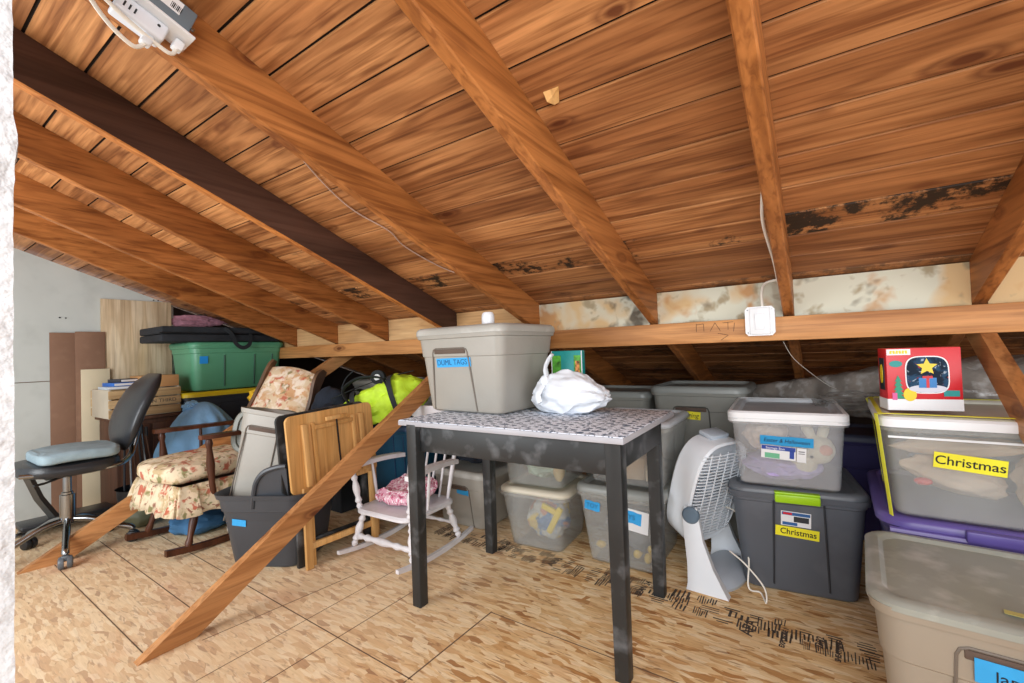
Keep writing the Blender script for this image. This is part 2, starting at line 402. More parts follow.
CARD = plain('cardboard', '#b98a58', .85, .06, 10)
PINKI = plain('pink_insulation', '#c98fa0', 1, .15, 30, .8, 40)
BLUEC = plain('blue_bag_cloth', '#8cc4f5', .7, .12, 9, .2, 60)
LIMEC = plain('lime_bag_cloth', '#c4e832', .65, .12, 12, .15, 80)
STRAP = plain('black_strap', '#1e2226', .8)
WHITEB = plain('white_bag_plastic', '#dfe4ea', .3, .05, 8, .1, 30)
CORDW = plain('white_cord', '#ebe6da', .5)
SLATE = plain('slate_metal', '#66737c', .45, .05, 5)
RED = plain('red_print', '#c8202a', .4, .04, 10)
TEAL = plain('teal_print', '#168f8c', .4, .1, 20)
DARKC = plain('dark_cloth', '#1a2330', .9, .3, 10, .3, 50)
DARKV = plain('dark_grey_cloth', '#23262b', .9, .2, 10, .3, 50)
SHADOW = plain('shaded_wood_back', '#2a1c14', .9, .2, 5)  # shade of the deep eave put into a near-black wall colour
BLACKOUT = plain('outlet_slot', '#222428', .6)
FLORAL = floral('floral_fabric', [('#b9a27a', .50, .60, .9), ('#b85a44', .56, .63, 1.0), ('#7f8052', .57, .64, 1.2), ('#e8d3b5', .52, .6, 1.7), ('#8a5a4a', .60, .66, 1.9)], '#dccdb0', 15)
FLORALB = floral('faded_floral_fabric', [('#cf9f72', .50, .62, 1.0), ('#bf624c', .57, .65, 1.3), ('#8d8258', .59, .66, 1.6), ('#ecdcc8', .50, .60, 1.8)], '#dcc4a2', 13)
PINKF = floral('pink_print_fabric', [('#b8456c', .50, .56, 2.2), ('#f2e6ea', .52, .58, 3.2)], '#dba3b6', 22)
BLOCKP = floral('stained_osb', [('#c9a878', .48, .58, .5), ('#b98a5a', .58, .68, 1.0), ('#9a8c70', .57, .66, 1.7), ('#51473c', .63, .70, .9)], '#c9c8b6', 7, .8)
BLOCKO = wood('pale_blocking_wood', '#d6b383', '#bb8f5c', 'x', rough=.7, grain=.5)
PLY = wood('plywood_panel', '#eadfc6', '#d9c29c', 'z', rough=.7, grain=.6, knots=False)
CREAMB = plain('cream_board', '#d8ccae', .7, .04, 5)
CLEAR = frosted('frosted_plastic', '#dcdcd8', .20)
CLEARW = frosted('frosted_white_plastic', '#e4e5e8', .22)
CLEARL = frosted('translucent_lid', '#d0d5da', .9)
WRAP = frosted('plastic_wrap', '#8d8984', .40, .12)
FOIL = plain('wrapped_duct_skin', '#8a827a', .2, .3, 7, 1.0, 16, dirt='#d0cfcc', dirt_amt=.6)

GAPDARK = plain('gap_shadow', '#140b06', 1)
# ------------------------------------------------------------ room
RS = .37                                # roof fall per metre
def ceil_z(y): return 1.25 + RS*(2.1-y)
SL = math.atan(RS)

fl = MB().box((-1.0, 1.5, -.02), (8.4, 5.6, .04)).build('floor', osb('osb_floor'))
struct(fl)
# panel seams: thin dark inlays lying in the floor
SEAM = plain('seam_shadow', '#6b5440', .9)
sm = MB()
for a, b, w in (((-3.3, .57), (-1.95, .56), .004), ((-3.4, .785), (-1.95, .765), .004), ((-3.3, 1.0), (-1.06, .96), .004),
                ((-1.075, .955), (-1.065, 1.374), .005), ((-1.452, .6), (-1.44, 1.34), .003), ((-1.645, .6), (-1.65, 1.4), .0025),
                ((-1.065, 1.37), (.9, 1.36), .0035), ((-1.075, .3), (-1.075, .95), .004), ((-1.86, .7), (-1.78, 1.3), .003)):
    a, b = V((a[0], a[1], 0)), V((b[0], b[1], 0)); d = (b-a); ang = math.atan2(d.y, d.x)
    sm.box((a+b)/2+V((0, 0, .0002)), (d.length, w, .0008), (0, 0, ang))
struct(sm.build('floor_seam', SEAM, fl))

# roof boards: every plank a slab, one ceiling mesh
def ceiling():
    mb = MB(); bm = mb.bm; lay = bm.loops.layers.float_color.new('tint')
    y = .265-13*.128; tints = {}
    rnd = random.Random(3)
    while y < 4.0:
        y1 = y+.128
        # butt joints: split into a few lengths
        cuts = [-4.45, -3.05, -1.84 if rnd.random() < .5 else -1.24, 2.6]
        for x0, x1 in zip(cuts[:-1], cuts[1:]):
            n0 = len(bm.faces)
            g = .0085
            a, b = y+g/2, y1-g/2
            za, zb = ceil_z(a), ceil_z(b)
            mb.loft([[V((x0+.001, a, za)), V((x0+.001, b, zb)), V((x0+.001, b, zb+.006)), V((x0+.001, a, za+.006))],
                     [V((x1-.001, a, za)), V((x1-.001, b, zb)), V((x1-.001, b, zb+.006)), V((x1-.001, a, za+.006))]])
            t = rnd.random()
            mold = 0.0
            if 1.62 < y < 1.75: mold = 1.0
            elif y > 1.95: mold = .6
            elif rnd.random() < .25: mold = .25
            if y > 2.05: t *= .4  # darker tint past the beam paints in the unlit eave
            bm.faces.ensure_lookup_table()
            for f in bm.faces[n0:]:
                for lp in f.loops: lp[lay] = (t, mold, 0, 1)
        y = y1
    # near-black backing paints the shadow into the board gaps
    mb.mi = 1
    mb.loft([[V((x, -1.5, ceil_z(-1.5)+.0065)), V((x, 4.1, ceil_z(4.1)+.0065)), V((x, 4.1, ceil_z(4.1)+.03)), V((x, -1.5, ceil_z(-1.5)+.03))] for x in (-4.45, 2.6)])
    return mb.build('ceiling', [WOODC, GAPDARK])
struct(ceiling())

# end wall, wallboard and back of the eave
wl = MB()
wl.loft([[V((x, -.8, 0)), V((x, 1.46, 0)), V((x, 1.46, ceil_z(1.46)-.02)), V((x, -.8, ceil_z(-.8)-.02))] for x in (-4.32, -4.3)])
w = struct(wl.build('wall_left', WALLP))
gap = MB().box((-4.299, 1.1-.9, .905), (.002, 1.3, .005)).build('wallboard_joint', SEAM, w)
nd = MB()
for yy, zz in ((.80, 1.34), (.83, 1.338), (1.33, 1.50), (1.36, 1.50)): nd.spindle((-4.301, yy, zz), (-4.296, yy, zz), [(0, .005), (1, .005)], 8)
nd.build('nail_head', BLACK, w)
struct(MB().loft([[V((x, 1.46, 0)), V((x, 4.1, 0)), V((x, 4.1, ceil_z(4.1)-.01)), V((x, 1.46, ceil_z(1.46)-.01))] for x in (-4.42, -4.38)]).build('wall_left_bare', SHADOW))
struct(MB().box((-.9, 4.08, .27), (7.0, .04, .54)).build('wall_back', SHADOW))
# near stucco wall end at the left of the camera
def stucco():
    mb = MB(); nz, nu = 160, 26
    loops = []
    for k in range(nz+1):
        z = 1.99*k/nz; sh = .034*(z-.58)/.9; lp = []
        pts = [(-.912+sh, -.7), (-.912+sh, .122), (-1.15+sh, .122), (-1.15+sh, -.7)]
        per = []
        for i in range(nu): per.append(V((pts[0][0], pts[0][1]+(pts[1][1]-pts[0][1])*(i/nu)**.5, z)))
        for i in range(nu): per.append(V((pts[1][0]+(pts[2][0]-pts[1][0])*(i/nu)**2, pts[1][1], z)))
        per += [V((pts[2][0], pts[2][1], z)), V((pts[3][0], pts[3][1], z))]
        for p in per:
            n = noise.fractal(p*38, 1, 2, 3)*.002
            p.x += n; p.y += noise.fractal(p*30+V((5, 5, 5)), 1, 2, 3)*.0012
            if 1.25 < z < 1.4 and p.y > .1: p.y += .010*max(0, noise.noise(p*20))
        loops.append(per)
    return mb.loft(loops).build('wall_near', STUCCO, sharp=60)
struct(stucco())

# rafters
RX = [(.466, .46), (-.074, -.08), (-.610, -.610), (-1.246, -1.235), (-1.840, -1.795), (-2.467, -2.32), (-3.048, -2.92), (-3.612, -3.40)]   # x at the beam, x near the camera
RLAB = ['orange roof rafter at the right edge above the red printed box',
        'roof rafter rising from the beam right beside the white switch box',
        'wide light orange roof rafter with bright knots, right of the table tote',
        'roof rafter carrying the grey electrical box with white adapter',
        'dark brown stained roof rafter with a bright orange underside',
        'roof rafter next to the dark brown one, on its left',
        'knotty roof rafter with a dark crack, second in from the end wall',
        'roof rafter closest to the grey end wall, above the black folded case']
for i, (xf, xn) in enumerate(RX):
    mb = MB(); w = .019; ch = .004
    loops = []
    ys = [-1.4, 4.0]
    for y in ys:
        x = xf+(xn-xf)*(2.07-y)/1.7
        zt, zb = ceil_z(y)-.001, ceil_z(y)-.149
        loops.append([V((x-w, y, zt)), V((x-w, y, zb+ch)), V((x-w+ch, y, zb)), V((x+w-ch, y, zb)), V((x+w, y, zb+ch)), V((x+w, y, zt))])
    mb.loft(loops)
    mb.bm.faces.ensure_lookup_table()
    if i == 4:
        for f in mb.bm.faces:
            if abs(f.normal.z) > .5 or True:
                f.normal_update()
        bmesh.ops.recalc_face_normals(mb.bm, faces=mb.bm.faces)
        for f in mb.bm.faces:
            f.material_index = 1 if f.normal.z < -.5 else 0
        o = mb.build('rafter', [WOODRD, WOODRE])
    else:
        o = mb.build('rafter', WOODR)
    tag(o, RLAB[i], 'rafter', 'roof rafters')

# beam under the rafters + blocking panels between them
o = MB().box((-1.2, 2.069, 1.052), (6.4, .038, .094), bev=.003).build('support_beam', WOODP)
tag(o, 'long horizontal orange wooden beam running under all the rafters', 'beam')
sc_ = MB()
for a, b in (((-.415, 1.12-.03), (-.415, 1.055)), ((-.415, 1.085), (-.385, 1.088)), ((-.385, 1.088), (-.385, 1.055)), ((-.36, 1.055), (-.34, 1.09)), ((-.34, 1.09), (-.32, 1.055)), ((-.31, 1.088), (-.27, 1.09)), ((-.29, 1.09), (-.29, 1.058)), ((-.33, 1.045), (-.29, 1.035)), ((-.29, 1.035), (-.32, 1.015)), ((-.27, 1.05), (-.265, 1.085))):
    sc_.tube([(a[0], 2.0495, a[1]), (b[0], 2.0495, b[1])], .0008, 5)
sc_.build('lettering', INK, o)
text('n\'n?', .001, INK, o, Matrix.Translation((0, 2.0495, 1.03))) if False else None
edges = [1.2] + [x for x, _ in RX] + [-4.3]
for i in range(len(edges)-1):
    x1, x0 = edges[i]-.0195, edges[i+1]+.0195
    if i == 0: x1 = 1.3
    if i == len(edges)-2: x0 = -4.36
    zt = ceil_z(2.105)-.003
    ob = MB().loft([[V((x, 2.095, 1.0995)), V((x, 2.11, 1.0995)), V((x, 2.11, zt)), V((x, 2.095, zt))] for x in (x0, x1)]).build(
        'trim_%d' % (i+1), BLOCKP if i < 4 else BLOCKO)
    struct(ob)

# diagonal braces
def brace(x, y0, label, top_y=9, xt=None):
    k = .613; W = .089/cos(math.atan(k)); n = .089/sin(math.atan(k))
    zt = 1.004
    poly = [(y0, 0), (y0+n, 0), (min(y0+n+zt/k, top_y), min(zt, (min(y0+n+zt/k, top_y)-y0-n)*k)), (min(y0+zt/k, top_y-.02), zt if y0+zt/k < top_y else (top_y-.02-y0)*k)]
    mb = MB().prism(poly, 'x', x-.038, x)
    if xt is not None:
        for v in mb.bm.verts: v.co.x += (xt-x)*(v.co.y-y0)/1.6
    o = mb.build('diagonal_brace', WOODB); tag(o, label, 'brace', 'diagonal wooden braces'); return o
brace(-3.235, .445, 'diagonal wooden brace passing under the office chair and behind the floral rocker', xt=-3.07)
brace(-1.895, .525, 'diagonal wooden brace slanting across the folded tray table up to the grey tote')
brace(.488, .40, 'diagonal wooden brace at the right edge beside the red box')

# ------------------------------------------------------------ totes
def tote(label, loc, rz, wb, db, wt, dt, h, body, lid=None, name='storage_tote', cat='storage bin', group=None,
         groove=None, lidh=.028, over=.018, r=.04, recess=None, opened=False, rot=None, ledge=.72, ribs=None, wall=.004,
         lidmat2=None, handle=True, ledge_out=.004, lid_center=None):
    t = thing(name, label, cat, loc, rz, group, rot)
    mb = MB()
    def lp(z, e=0): k = z/h; return rrect(wb+(wt-wb)*k+2*e, db+(dt-db)*k+2*e, r+.01*k, z)
    loops = [lp(.0, -.012), lp(.008, -.002), lp(.02), lp(h*ledge), lp(h*ledge+.004, ledge_out), lp(h-.025, ledge_out), lp(h-.022, ledge_out+.008), lp(h, ledge_out+.010)]
    inner = [lp(h, ledge_out), lp(h-.02, ledge_out-wall), lp(.012, -wall)]
    mb.loft(loops+inner, True, True)
    mb.build('body', body, t)
    if lid:
        W, D = wt+2*over, dt+2*over
        m2 = MB()
        m2.loft([rrect(W-.012, D-.012, r+.02, h-.006), rrect(W, D, r+.022, h-.006), rrect(W, D, r+.022, h+lidh*.45), rrect(W-.012, D-.012, r+.018, h+lidh*.8),
                 rrect(W-.03, D-.03, r+.014, h+lidh), rrect(W-.06, D-.06, r+.01, h+lidh), rrect(W-.08, D-.08, r+.005, h+lidh*.45), rrect(W-.085, D-.085, r, h+lidh*.45),
                 ], True, False)
        m2.loft([rrect(W-.085, D-.085, r, h+lidh*.45), rrect(W-.14, D-.14, r, h+lidh*.5)], False, True)
        m2.build('lid', lid, t)
    t['_f'] = 0
    del t['_f']
    info = dict(t=t, h=h, db=db, dt=dt, wb=wb, wt=wt, ledge=ledge, lo=ledge_out)
    if recess:
        cx, hw0, hw1, z0, z1 = recess       # U-shaped moulded panel on the front
        pts = []
        for u, z in ((-hw0, z0), (-hw0-(hw1-hw0)*.0, z0)): pts.append((cx+u, z))
        path = [(cx-hw0, z0)] + [(cx-hw1+.0, z1-.02)] + [(cx-hw1+.006, z1-.006), (cx-hw1+.02, z1)] + [(cx+hw1-.02, z1), (cx+hw1-.006, z1-.006), (cx+hw1, z1-.02)] + [(cx+hw0, z0)]
        dm = MB(); dm.tube([V((u, face_y(info, z)-.0005, z)) for u, z in path], .0035, 6)
        dm.build('moulded_rib', groove or body, t)
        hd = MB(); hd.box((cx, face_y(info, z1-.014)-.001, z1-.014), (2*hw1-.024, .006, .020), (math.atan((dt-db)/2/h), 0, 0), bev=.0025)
        hd.build('handle_recess', RECESS, t)  # dark slab painted as the shadow under the handle lip
    if ribs:
        for u in ribs:
            rm = MB(); rm.tube([V((u[0], face_y(info, .03)-.0005, .03)), V((u[1], face_y(info, h*.93)-.0005, h*.93))], .004, 6)
            rm.build('moulded_rib', groove or body, t)
    lg = MB(); zl = h*ledge+.002
    return info
def face_y(i, z):
    return -(i['db']/2+(i['dt']-i['db'])/2*z/i['h']) - (i['lo'] if z > i['ledge']*i['h'] else 0)
def face_M(i, u, z, rz=0, off=.002):
    a = math.atan((i['dt']-i['db'])/2/i['h'])
    return Matrix.Translation((u, face_y(i, z)-off, z)) @ Matrix.Rotation(pi/2+a, 4, 'X') @ Matrix.Rotation(rz, 4, 'Z')
def label_plate(i, name, mat, u, z, w, h, rz=0, off=.003, torn=False, parent=None, lab=None):
    mb = MB()
    if torn:
        rr = random.Random(int(w*1e4)); n = 7; top = []; bot = []
        for k in range(n+1):
            x = -w/2+w*k/n; top.append((x, h/2+rr.uniform(-.04, .06)*h)); bot.append((x, -h/2+rr.uniform(-.06, .05)*h))
        poly = bot + top[::-1]
    else: poly = [(-w/2, -h/2), (w/2, -h/2), (w/2, h/2), (-w/2, h/2)]
    mb.prism(poly, 'z', -.0004, .0004)
    M = face_M(i, u, z, rz, off)
    o = mb.build(name, mat, parent or i['t'], M)
    if lab: o['label'] = lab
    return o, M

# tote on the table
T1 = tote('taupe lidded storage tote with blue tape label, standing on the black table', (-1.275, 1.672, .7365), radians(-2.5),
          .425, .34, .50, .41, .352, TAUPE, TAUPEL, recess=(-.045, .128, .105, .01, .285), groove=TAUPED, ledge=.70, r=.035)
o, M = label_plate(T1, 'tape_label', TAPEB, -.03, .222, .205, .040, radians(1))
text('DUML TAGS', .034, INKB, o, M @ Matrix.Translation((-.008, 0, .0008)), sx=.98)
for k, (u, z, rr) in enumerate(((.02, .255, .2), (.03, .232, .1))):
    mb = MB().box((.2385-.004+u*0, u*2, z), (.0012, .16-.04*k, .012), (rr*.3, radians(5.5), 0)); mb.build('masking_tape', plain('old_tape', '#cdb9a2', .6), T1['t'])

# white dome on the tote lid
mb = MB()
mb.loft([rrect(.060, .045, .02, z*.06)if False else [V((.03*k*cos(a), .024*k*sin(a), z)) for a in [2*pi*j/24 for j in range(24)]] for k, z in ((.92, 0), (1, .006), (1, .035), (.94, .048), (.75, .056), (.4, .059))])
o = mb.build('night_light', WHITEP, None, Matrix.Translation((-1.175, 1.56, .7365+.352+.0285)))
tag(o, 'small white rounded plastic night light on the lid of the table tote', 'light')

# grey tote far under the table, open with dark clothes heaped in it
T2 = tote('taupe tote with blue tape and dark clothes heaped on it, under the table', (-1.72, 2.12, 0), 0, .33, .30, .40, .36, .30, TAUPE, TAUPEL,
          recess=(.0, .09, .075, .01, .24), groove=TAUPED, ledge=.74)
o, M = label_plate(T2, 'tape_label', TAPEB, .03, .205, .085, .03, radians(-4), torn=True)
o = MB().blob((-1.70, 2.12, .40), (.18, .15, .07), .35, 2.6, 5, flat_bottom=.5).build('clothes_pile', DARKC)
tag(o, 'dark blue clothes piled on the taupe tote under the table', 'clothes')

def clear_bin(label, loc, rz, wb, db, wt, dt, h, mat, lid, **k):
    k.setdefault('r', .03); k.setdefault('ledge', .955); k.setdefault('over', .008); k.setdefault('lidh', .022)
    return tote(label, loc, rz, wb, db, wt, dt, h, mat, lid, name='clear_storage_bin', **k)
def lump(name, label, cat, c, s, mat, seed=1, amp=.25, group=None, rot=None, fb=None, sub=4):
    o = MB().blob((0, 0, 0), s, amp, 2.2, seed, rot=rot, flat_bottom=fb, sub=sub).build(name, mat); o.location = c
    tag(o, label, cat, group); return o
C3 = clear_bin('cloudy clear bin with cream lid on the floor, left stack under the table', (-1.205, 2.07, 0), radians(4), .28, .30, .37, .36, .285, CLEAR, CREAML)
lump('paper_bundle', 'blue and yellow papers blurred inside the cream-lidded bin', 'papers', (-1.19, 2.07, .12), (.11, .11, .10), floral('mixed_print', [('#3d74a8', .52, .58, 1), ('#d8b84a', .58, .63, 1.2), ('#c98a70', .58, .64, 1.6)], '#b9b9b2', 9), 3)
mb = MB().box((0, 0, 0), (.03, .02, .15), (0, .5, 0), bev=.006).box((-.03, .005, .05), (.09, .02, .03), (0, .3, 0), bev=.006)
o = mb.build('yellow_toy', YELLOW); o.location = (-1.105, 1.965, .145); tag(o, 'yellow plastic toy showing through the cream-lidded bin', 'toy')
C4 = clear_bin('cloudy clear bin on top of the cream-lidded bin, holding crumpled plastic', (-1.21, 2.08, .309), radians(4), .31, .31, .35, .35, .25, CLEAR, CLEARL)
lump('crumpled_plastic', 'pale green crumpled plastic in the upper left clear bin', 'plastic', (-1.2, 2.08, .40), (.12, .12, .07), plain('pale_green_plastic', '#a9bfa6', .4, .2, 12), 8)
lump('paper_roll', 'tan paper roll in the upper left clear bin', 'paper', (-1.09, 2.0, .40), (.03, .03, .07), plain('tan_paper', '#c7ad74', .8), 2, .1)

C5 = clear_bin('large clear bin with torn blue tape and toys, right of the table leg', (-.76, 2.14, 0), radians(0), .31, .38, .39, .44, .335, CLEAR, GREYL, over=.012, lidh=.03)
o, M = label_plate(C5, 'tape_label', TAPEB, -.12, .268, .075, .042, radians(-6), torn=True)
text('TOY', .028, INKB, o, M @ Matrix.Translation((0, 0, .0008)))
o, M = label_plate(C5, 'paper_label', WHITEP, .06, .235, .16, .10, radians(-6), off=.0025)
o, M = label_plate(C5, 'tape_label', TAPEB, .045, .25, .13, .052, radians(-8), torn=True)
text('TOYS', .03, INKB, o, M @ Matrix.Translation((0, 0, .0008)))
o, M = label_plate(C5, 'tape_label', TAPEB, .02, .21, .04, .032, radians(-8), torn=True)
YTOY = plain('yellow_toy_plastic', '#e0b93c', .4)
for k, (x, y, z) in enumerate(((-.875, 2.0, .065), (-.815, 2.0, .055), (-.70, 2.0, .055), (-.655, 2.01, .04), (-.64, 2.02, .075))):
    o = MB().blob((0, 0, 0), (.024, .018, .016), .1, 2, k, 3).spindle((0, -.019, 0), (0, -.016, .002), [(0, .007), (1, .007)]).build('toy_car', YTOY)
    o.location = (x, y, z); o.rotation_euler = (0, .5*k, k)
    tag(o, 'small yellow toy lying in the bottom of the clear bin with blue tape', 'toy', 'yellow toys in the clear bin')
lump('folded_cloth', 'grey cloth heap in the clear bin with torn blue tape', 'cloth', (-.76, 2.17, .14), (.13, .14, .11), plain('grey_cloth', '#6f7278', .9, .2, 8), 11)
C6 = clear_bin('clear bin of tan boxes stacked on the toy bin behind the table leg', (-.735, 2.15, .366), radians(0), .33, .36, .41, .42, .285, CLEAR, CLEARL, lidh=.02)
for k, (x, y, z, s, m) in enumerate(((-.84, 2.05, .42, (.10, .06, .06), CARD), (-.73, 2.1, .43, (.10, .12, .10), plain('tan_box', '#c7a887', .8)), (-.64, 2.08, .41, (.07, .1, .05), plain('cream_box', '#d9c8ab', .8)))):
    o = MB().box((0, 0, 0), s, (0, 0, .2*k), bev=.003).build('small_box', m); o.location = (x, y, z)
    tag(o, ['brown cardboard box at the left in the upper clear bin', 'larger tan box in the middle of the upper clear bin', 'flat cream box at the right in the upper clear bin'][k], 'box')

# grey totes in the back row
tote('grey lidded tote on the floor under the one with the yellow spring tape', (-.50, 2.73, 0), 0, .38, .42, .46, .48, .34, GREYG, GREYL)
T7 = tote('grey tote with yellow spring tape label, behind the white fan', (-.52, 2.69, .371), 0, .40, .36, .46, .41, .38, GREYG, GREYL, recess=(-.03, .10, .09, .0, .30), groove=plain('grey_groove', '#45453f', .6), ledge=.72)
o, M = label_plate(T7, 'tape_label', TAPEY, -.045, .255, .125, .042, radians(-3))
text('Spring', .034, INK, o, M @ Matrix.Translation((.01, 0, .0008)), shear=.2)
tote('grey lidded tote on the floor in the back row behind the table corner', (-1.03, 2.83, 0), 0, .38, .42, .45, .48, .34, GREYG, GREYL)
tote('grey lidded tote stacked in the back row left of the spring tote', (-1.03, 2.80, .371), 0, .38, .36, .44, .42, .335, GREYG, GREYL)

# charcoal Christmas tote and clear bin on it
T9 = tote('charcoal tote with lime green latch and yellow tape, on the floor beside the fan', (-.105, 2.285, 0), radians(7), .385, .40,   .455, .47, .40, CHAR, CHARL,
          ribs=[(-.088, -.078), (.098, .088)], groove=CHARD, ledge=.9, over=.011, lidh=.022)
t = T9['t']
MB().box((-.0, face_y(T9, .39)-.022, .392), (.15, .018, .034), (radians(5), 0, 0), bev=.006).box((0, face_y(T9, .39)-.012, .412), (.15, .03, .008), bev=.003).build('latch', LIME, t)['label'] = 'lime green latch'
o, M = label_plate(T9, 'product_label', WHITEP, -.005, .305, .10, .058, radians(-2))
MB().box((0, .02, .0006), (.094, .012, .0006)).box((-.02, -.02, .0006), (.05, .012, .0006)).build('printed_band', plain('label_blue', '#2c5f9a', .5), o, M)
MB().box((-.028, .02, .0010), (.03, .008, .0006)).build('printed_band', RED, o, M)
MB().box((.018, .0, .0006), (.05, .022, .0006)).build('printed_band', CHARD, o, M)
o, M = label_plate(T9, 'tape_label', TAPEY, -.003, .252, .145, .040, radians(-3), off=.0045)
text('Christmas', .032, INK, o, M @ Matrix.Translation((.004, 0, .0008)), sx=.92, bold=.0004)
C10 = clear_bin('clear bin with white lid holding a plush toy, on the charcoal tote', (-.112, 2.245, .431), radians(3), .335, .44, .375, .50, .272, CLEARW, CLEARL, over=.008, lidh=.024, r=.025)
t = C10['t']
MB().loft([rrect(.397, .522, .04, .258), rrect(.402, .527, .04, .258), rrect(.402, .527, .04, .292), rrect(.385, .51, .035, .299), rrect(.37, .495, .03, .297), rrect(.37, .495, .03, .27)], False, False).build('lid_rim', WHITEP, t)
o, M = label_plate(C10, 'product_label', WHITEP, -.028, .14, .115, .052, radians(-3), off=.003)
MB().box((0, .017, .0006), (.113, .016, .0006)).box((.045, -.004, .0006), (.015, .03, .0006)).build('printed_band', plain('label_deep_blue', '#24459c', .5), o, M)
MB().box((-.02, -.014, .0006), (.05, .02, .0006)).build('printed_band', plain('label_green', '#67b08a', .5), o, M)
text('Storage Box', .013, WHITEP, o, M @ Matrix.Translation((-.01, .016, .0012)))
o, M = label_plate(C10, 'care_label', WHITEP, .048, .135, .03, .055, radians(-3), off=.0034)
MB().box((0, .014, .0006), (.02, .004, .0005)).box((0, .006, .0006), (.02, .003, .0005)).build('printed_band', plain('label_grey', '#6d6d70', .5), o, M)
o, M = label_plate(C10, 'tape_label', plain('teal_blue_tape', '#1d93cc', .6), .0, .186, .175, .034, radians(-2), off=.0045, torn=True)
text('Easter & Halloween', .021, INK, o, M @ Matrix.Translation((0, 0, .0008)), sx=.9, shear=.2)
pt = thing('plush_toy', 'cream plush rabbit with a peach cheek seen through the clear bin', 'toy', (.0, 2.10, .575))
CREAMF = plain('cream_plush', '#e6dcc0', .95, .06, 14, .4, 90)
MB().blob((0, 0, 0), (.055, .05, .055), .08, 2, 1).build('head', CREAMF, pt)
MB().blob((-.05, .02, -.05), (.05, .06, .06), .08, 2, 2).build('torso', CREAMF, pt)
MB().blob((-.03, .0, .075), (.018, .015, .05), .05, 2, 3, rot=(0, -.4, 0)).build('ear', CREAMF, pt)
MB().blob((.02, .01, .07), (.018, .015, .045), .05, 2, 4, rot=(0, .3, 0)).build('ear', CREAMF, pt)
MB().blob((.025, -.042, .008), (.022, .014, .02), .03, 2, 4, 3).build('cheek', plain('peach_plush', '#e3a182', .9), pt)
MB().blob((-.02, -.048, -.02), (.006, .005, .006), .03, 2, 4, 2).build('eye', BLACK, pt)
lump('lavender_cloth', 'lavender cloth bunched along the bottom of the clear bin', 'cloth', (-.125, 2.20, .485), (.14, .17, .05), plain('lavender_cloth', '#b7a8d8', .9, .18, 14, .6, 30), 4, .2)
lump('cream_plush_body', 'pale pink and cream stuffed toys at the left in the clear bin', 'toy', (-.18, 2.16, .61), (.08, .10, .06), plain('pale_plush', '#e3cdb9', .95, .12, 9), 6, .2)

# purple tote, strapped bin, red box
T11 = tote('purple tote with purple lid under the yellow-strapped clear bin', (.485, 2.10, 0), radians(-2), .55, .52, .62, .62, .43, PURPLED, PURPLE, lidh=.022, over=.02, r=.06)
t = T11['t']
MB().box((-.06, face_y(T11, .425)-.024, .430), (.15, .022, .036), (radians(6), 0, 0), bev=.007).build('latch', PURPLE, t)
MB().tube([(x, face_y(T11, .41)-.016, .412) for x in (-.3, 0, .3)], .012, 8).build('rim_roll', PURPLE, t)
o = tote('dark blue tote on the floor partly hidden behind the charcoal tote', (.135, 2.95, 0), 0, .32, .3, .38, .36, .50, PURPLED, plain('dusty_blue_lid', '#4b5068', .5, .2, 5))
C13 = clear_bin('large clear bin of paper bags bound with yellow strap, under the red box', (.49, 2.04, .453), radians(-2), .58, .50, .62, .54, .285, CLEAR, plain('cream_white_lid', '#cfcdc2', .4, .05), over=.01, lidh=.024, r=.03)
t = C13['t']
WL = .60/2
hh = .262
MB().loft([rrect(.635, .555, .04, .276), rrect(.648, .568, .04, .276), rrect(.648, .568, .04, .299), rrect(.635, .555, .035, .306), rrect(.62, .54, .03, .306), rrect(.62, .54, .03, .285)], False, False).build('lid_rim', WHITEP, t)
MB().box((0, face_y(C13, .245)-.003, .245), (.60, .004, .006)).build('moulded_rib', WHITEP, t)
mb = MB()
def flatstrap(mb, pts, w, nrm, th=.0015):
    pts = [V(p) for p in pts]
    loops = []
    for i, p in enumerate(pts):
        d = (pts[min(i+1, len(pts)-1)]-pts[max(i-1, 0)]).normalized(); n = V(nrm[i] if isinstance(nrm, list) else nrm)
        s = d.cross(n).normalized()*w/2; n = n.normalized()*th
        loops.append([p+s, p-s, p-s+n, p+s+n])
    mb.loft(loops); return mb
YS = plain('yellow_strap', '#d9d83a', .6, .05)
flatstrap(mb, [(-.30, -.255, .0), (-.322, -.27, .27), (-.327, -.275, .313), (-.30, -.262, .314), (.30, -.262, .314)], .016, [(-1, -.5, 0), (-1, -.5, 0), (-.7, -.4, .7), (0, 0, 1), (0, 0, 1)])
mb.build('strap', YS, t)
mb = MB(); flatstrap(mb, [(-.292, .16, .0), (-.315, .2, .27), (-.328, .22, .308), (-.30, .22, .314), (.3, .22, .314)], .016, [(-1, 0, 0), (-1, 0, 0), (-.7, 0, .7), (0, 0, 1), (0, 0, 1)])
mb.build('strap', YS, t)
mb = MB(); flatstrap(mb, [(-.316, -.262, .314), (-.316, .22, .314)], .012, (0, 0, 1)); mb.build('strap', YS, t)
o, M = label_plate(C13, 'tape_label', TAPEY, -.125, .180, .15, .046, radians(-5), off=.006)
text('Christmas', .036, INK, o, M @ Matrix.Translation((0, 0, .0008)), sx=.98, bold=.0003)
PAPERB = plain('tan_paper_bag', '#cdb59b', .9, .08, 6, .3, 12)
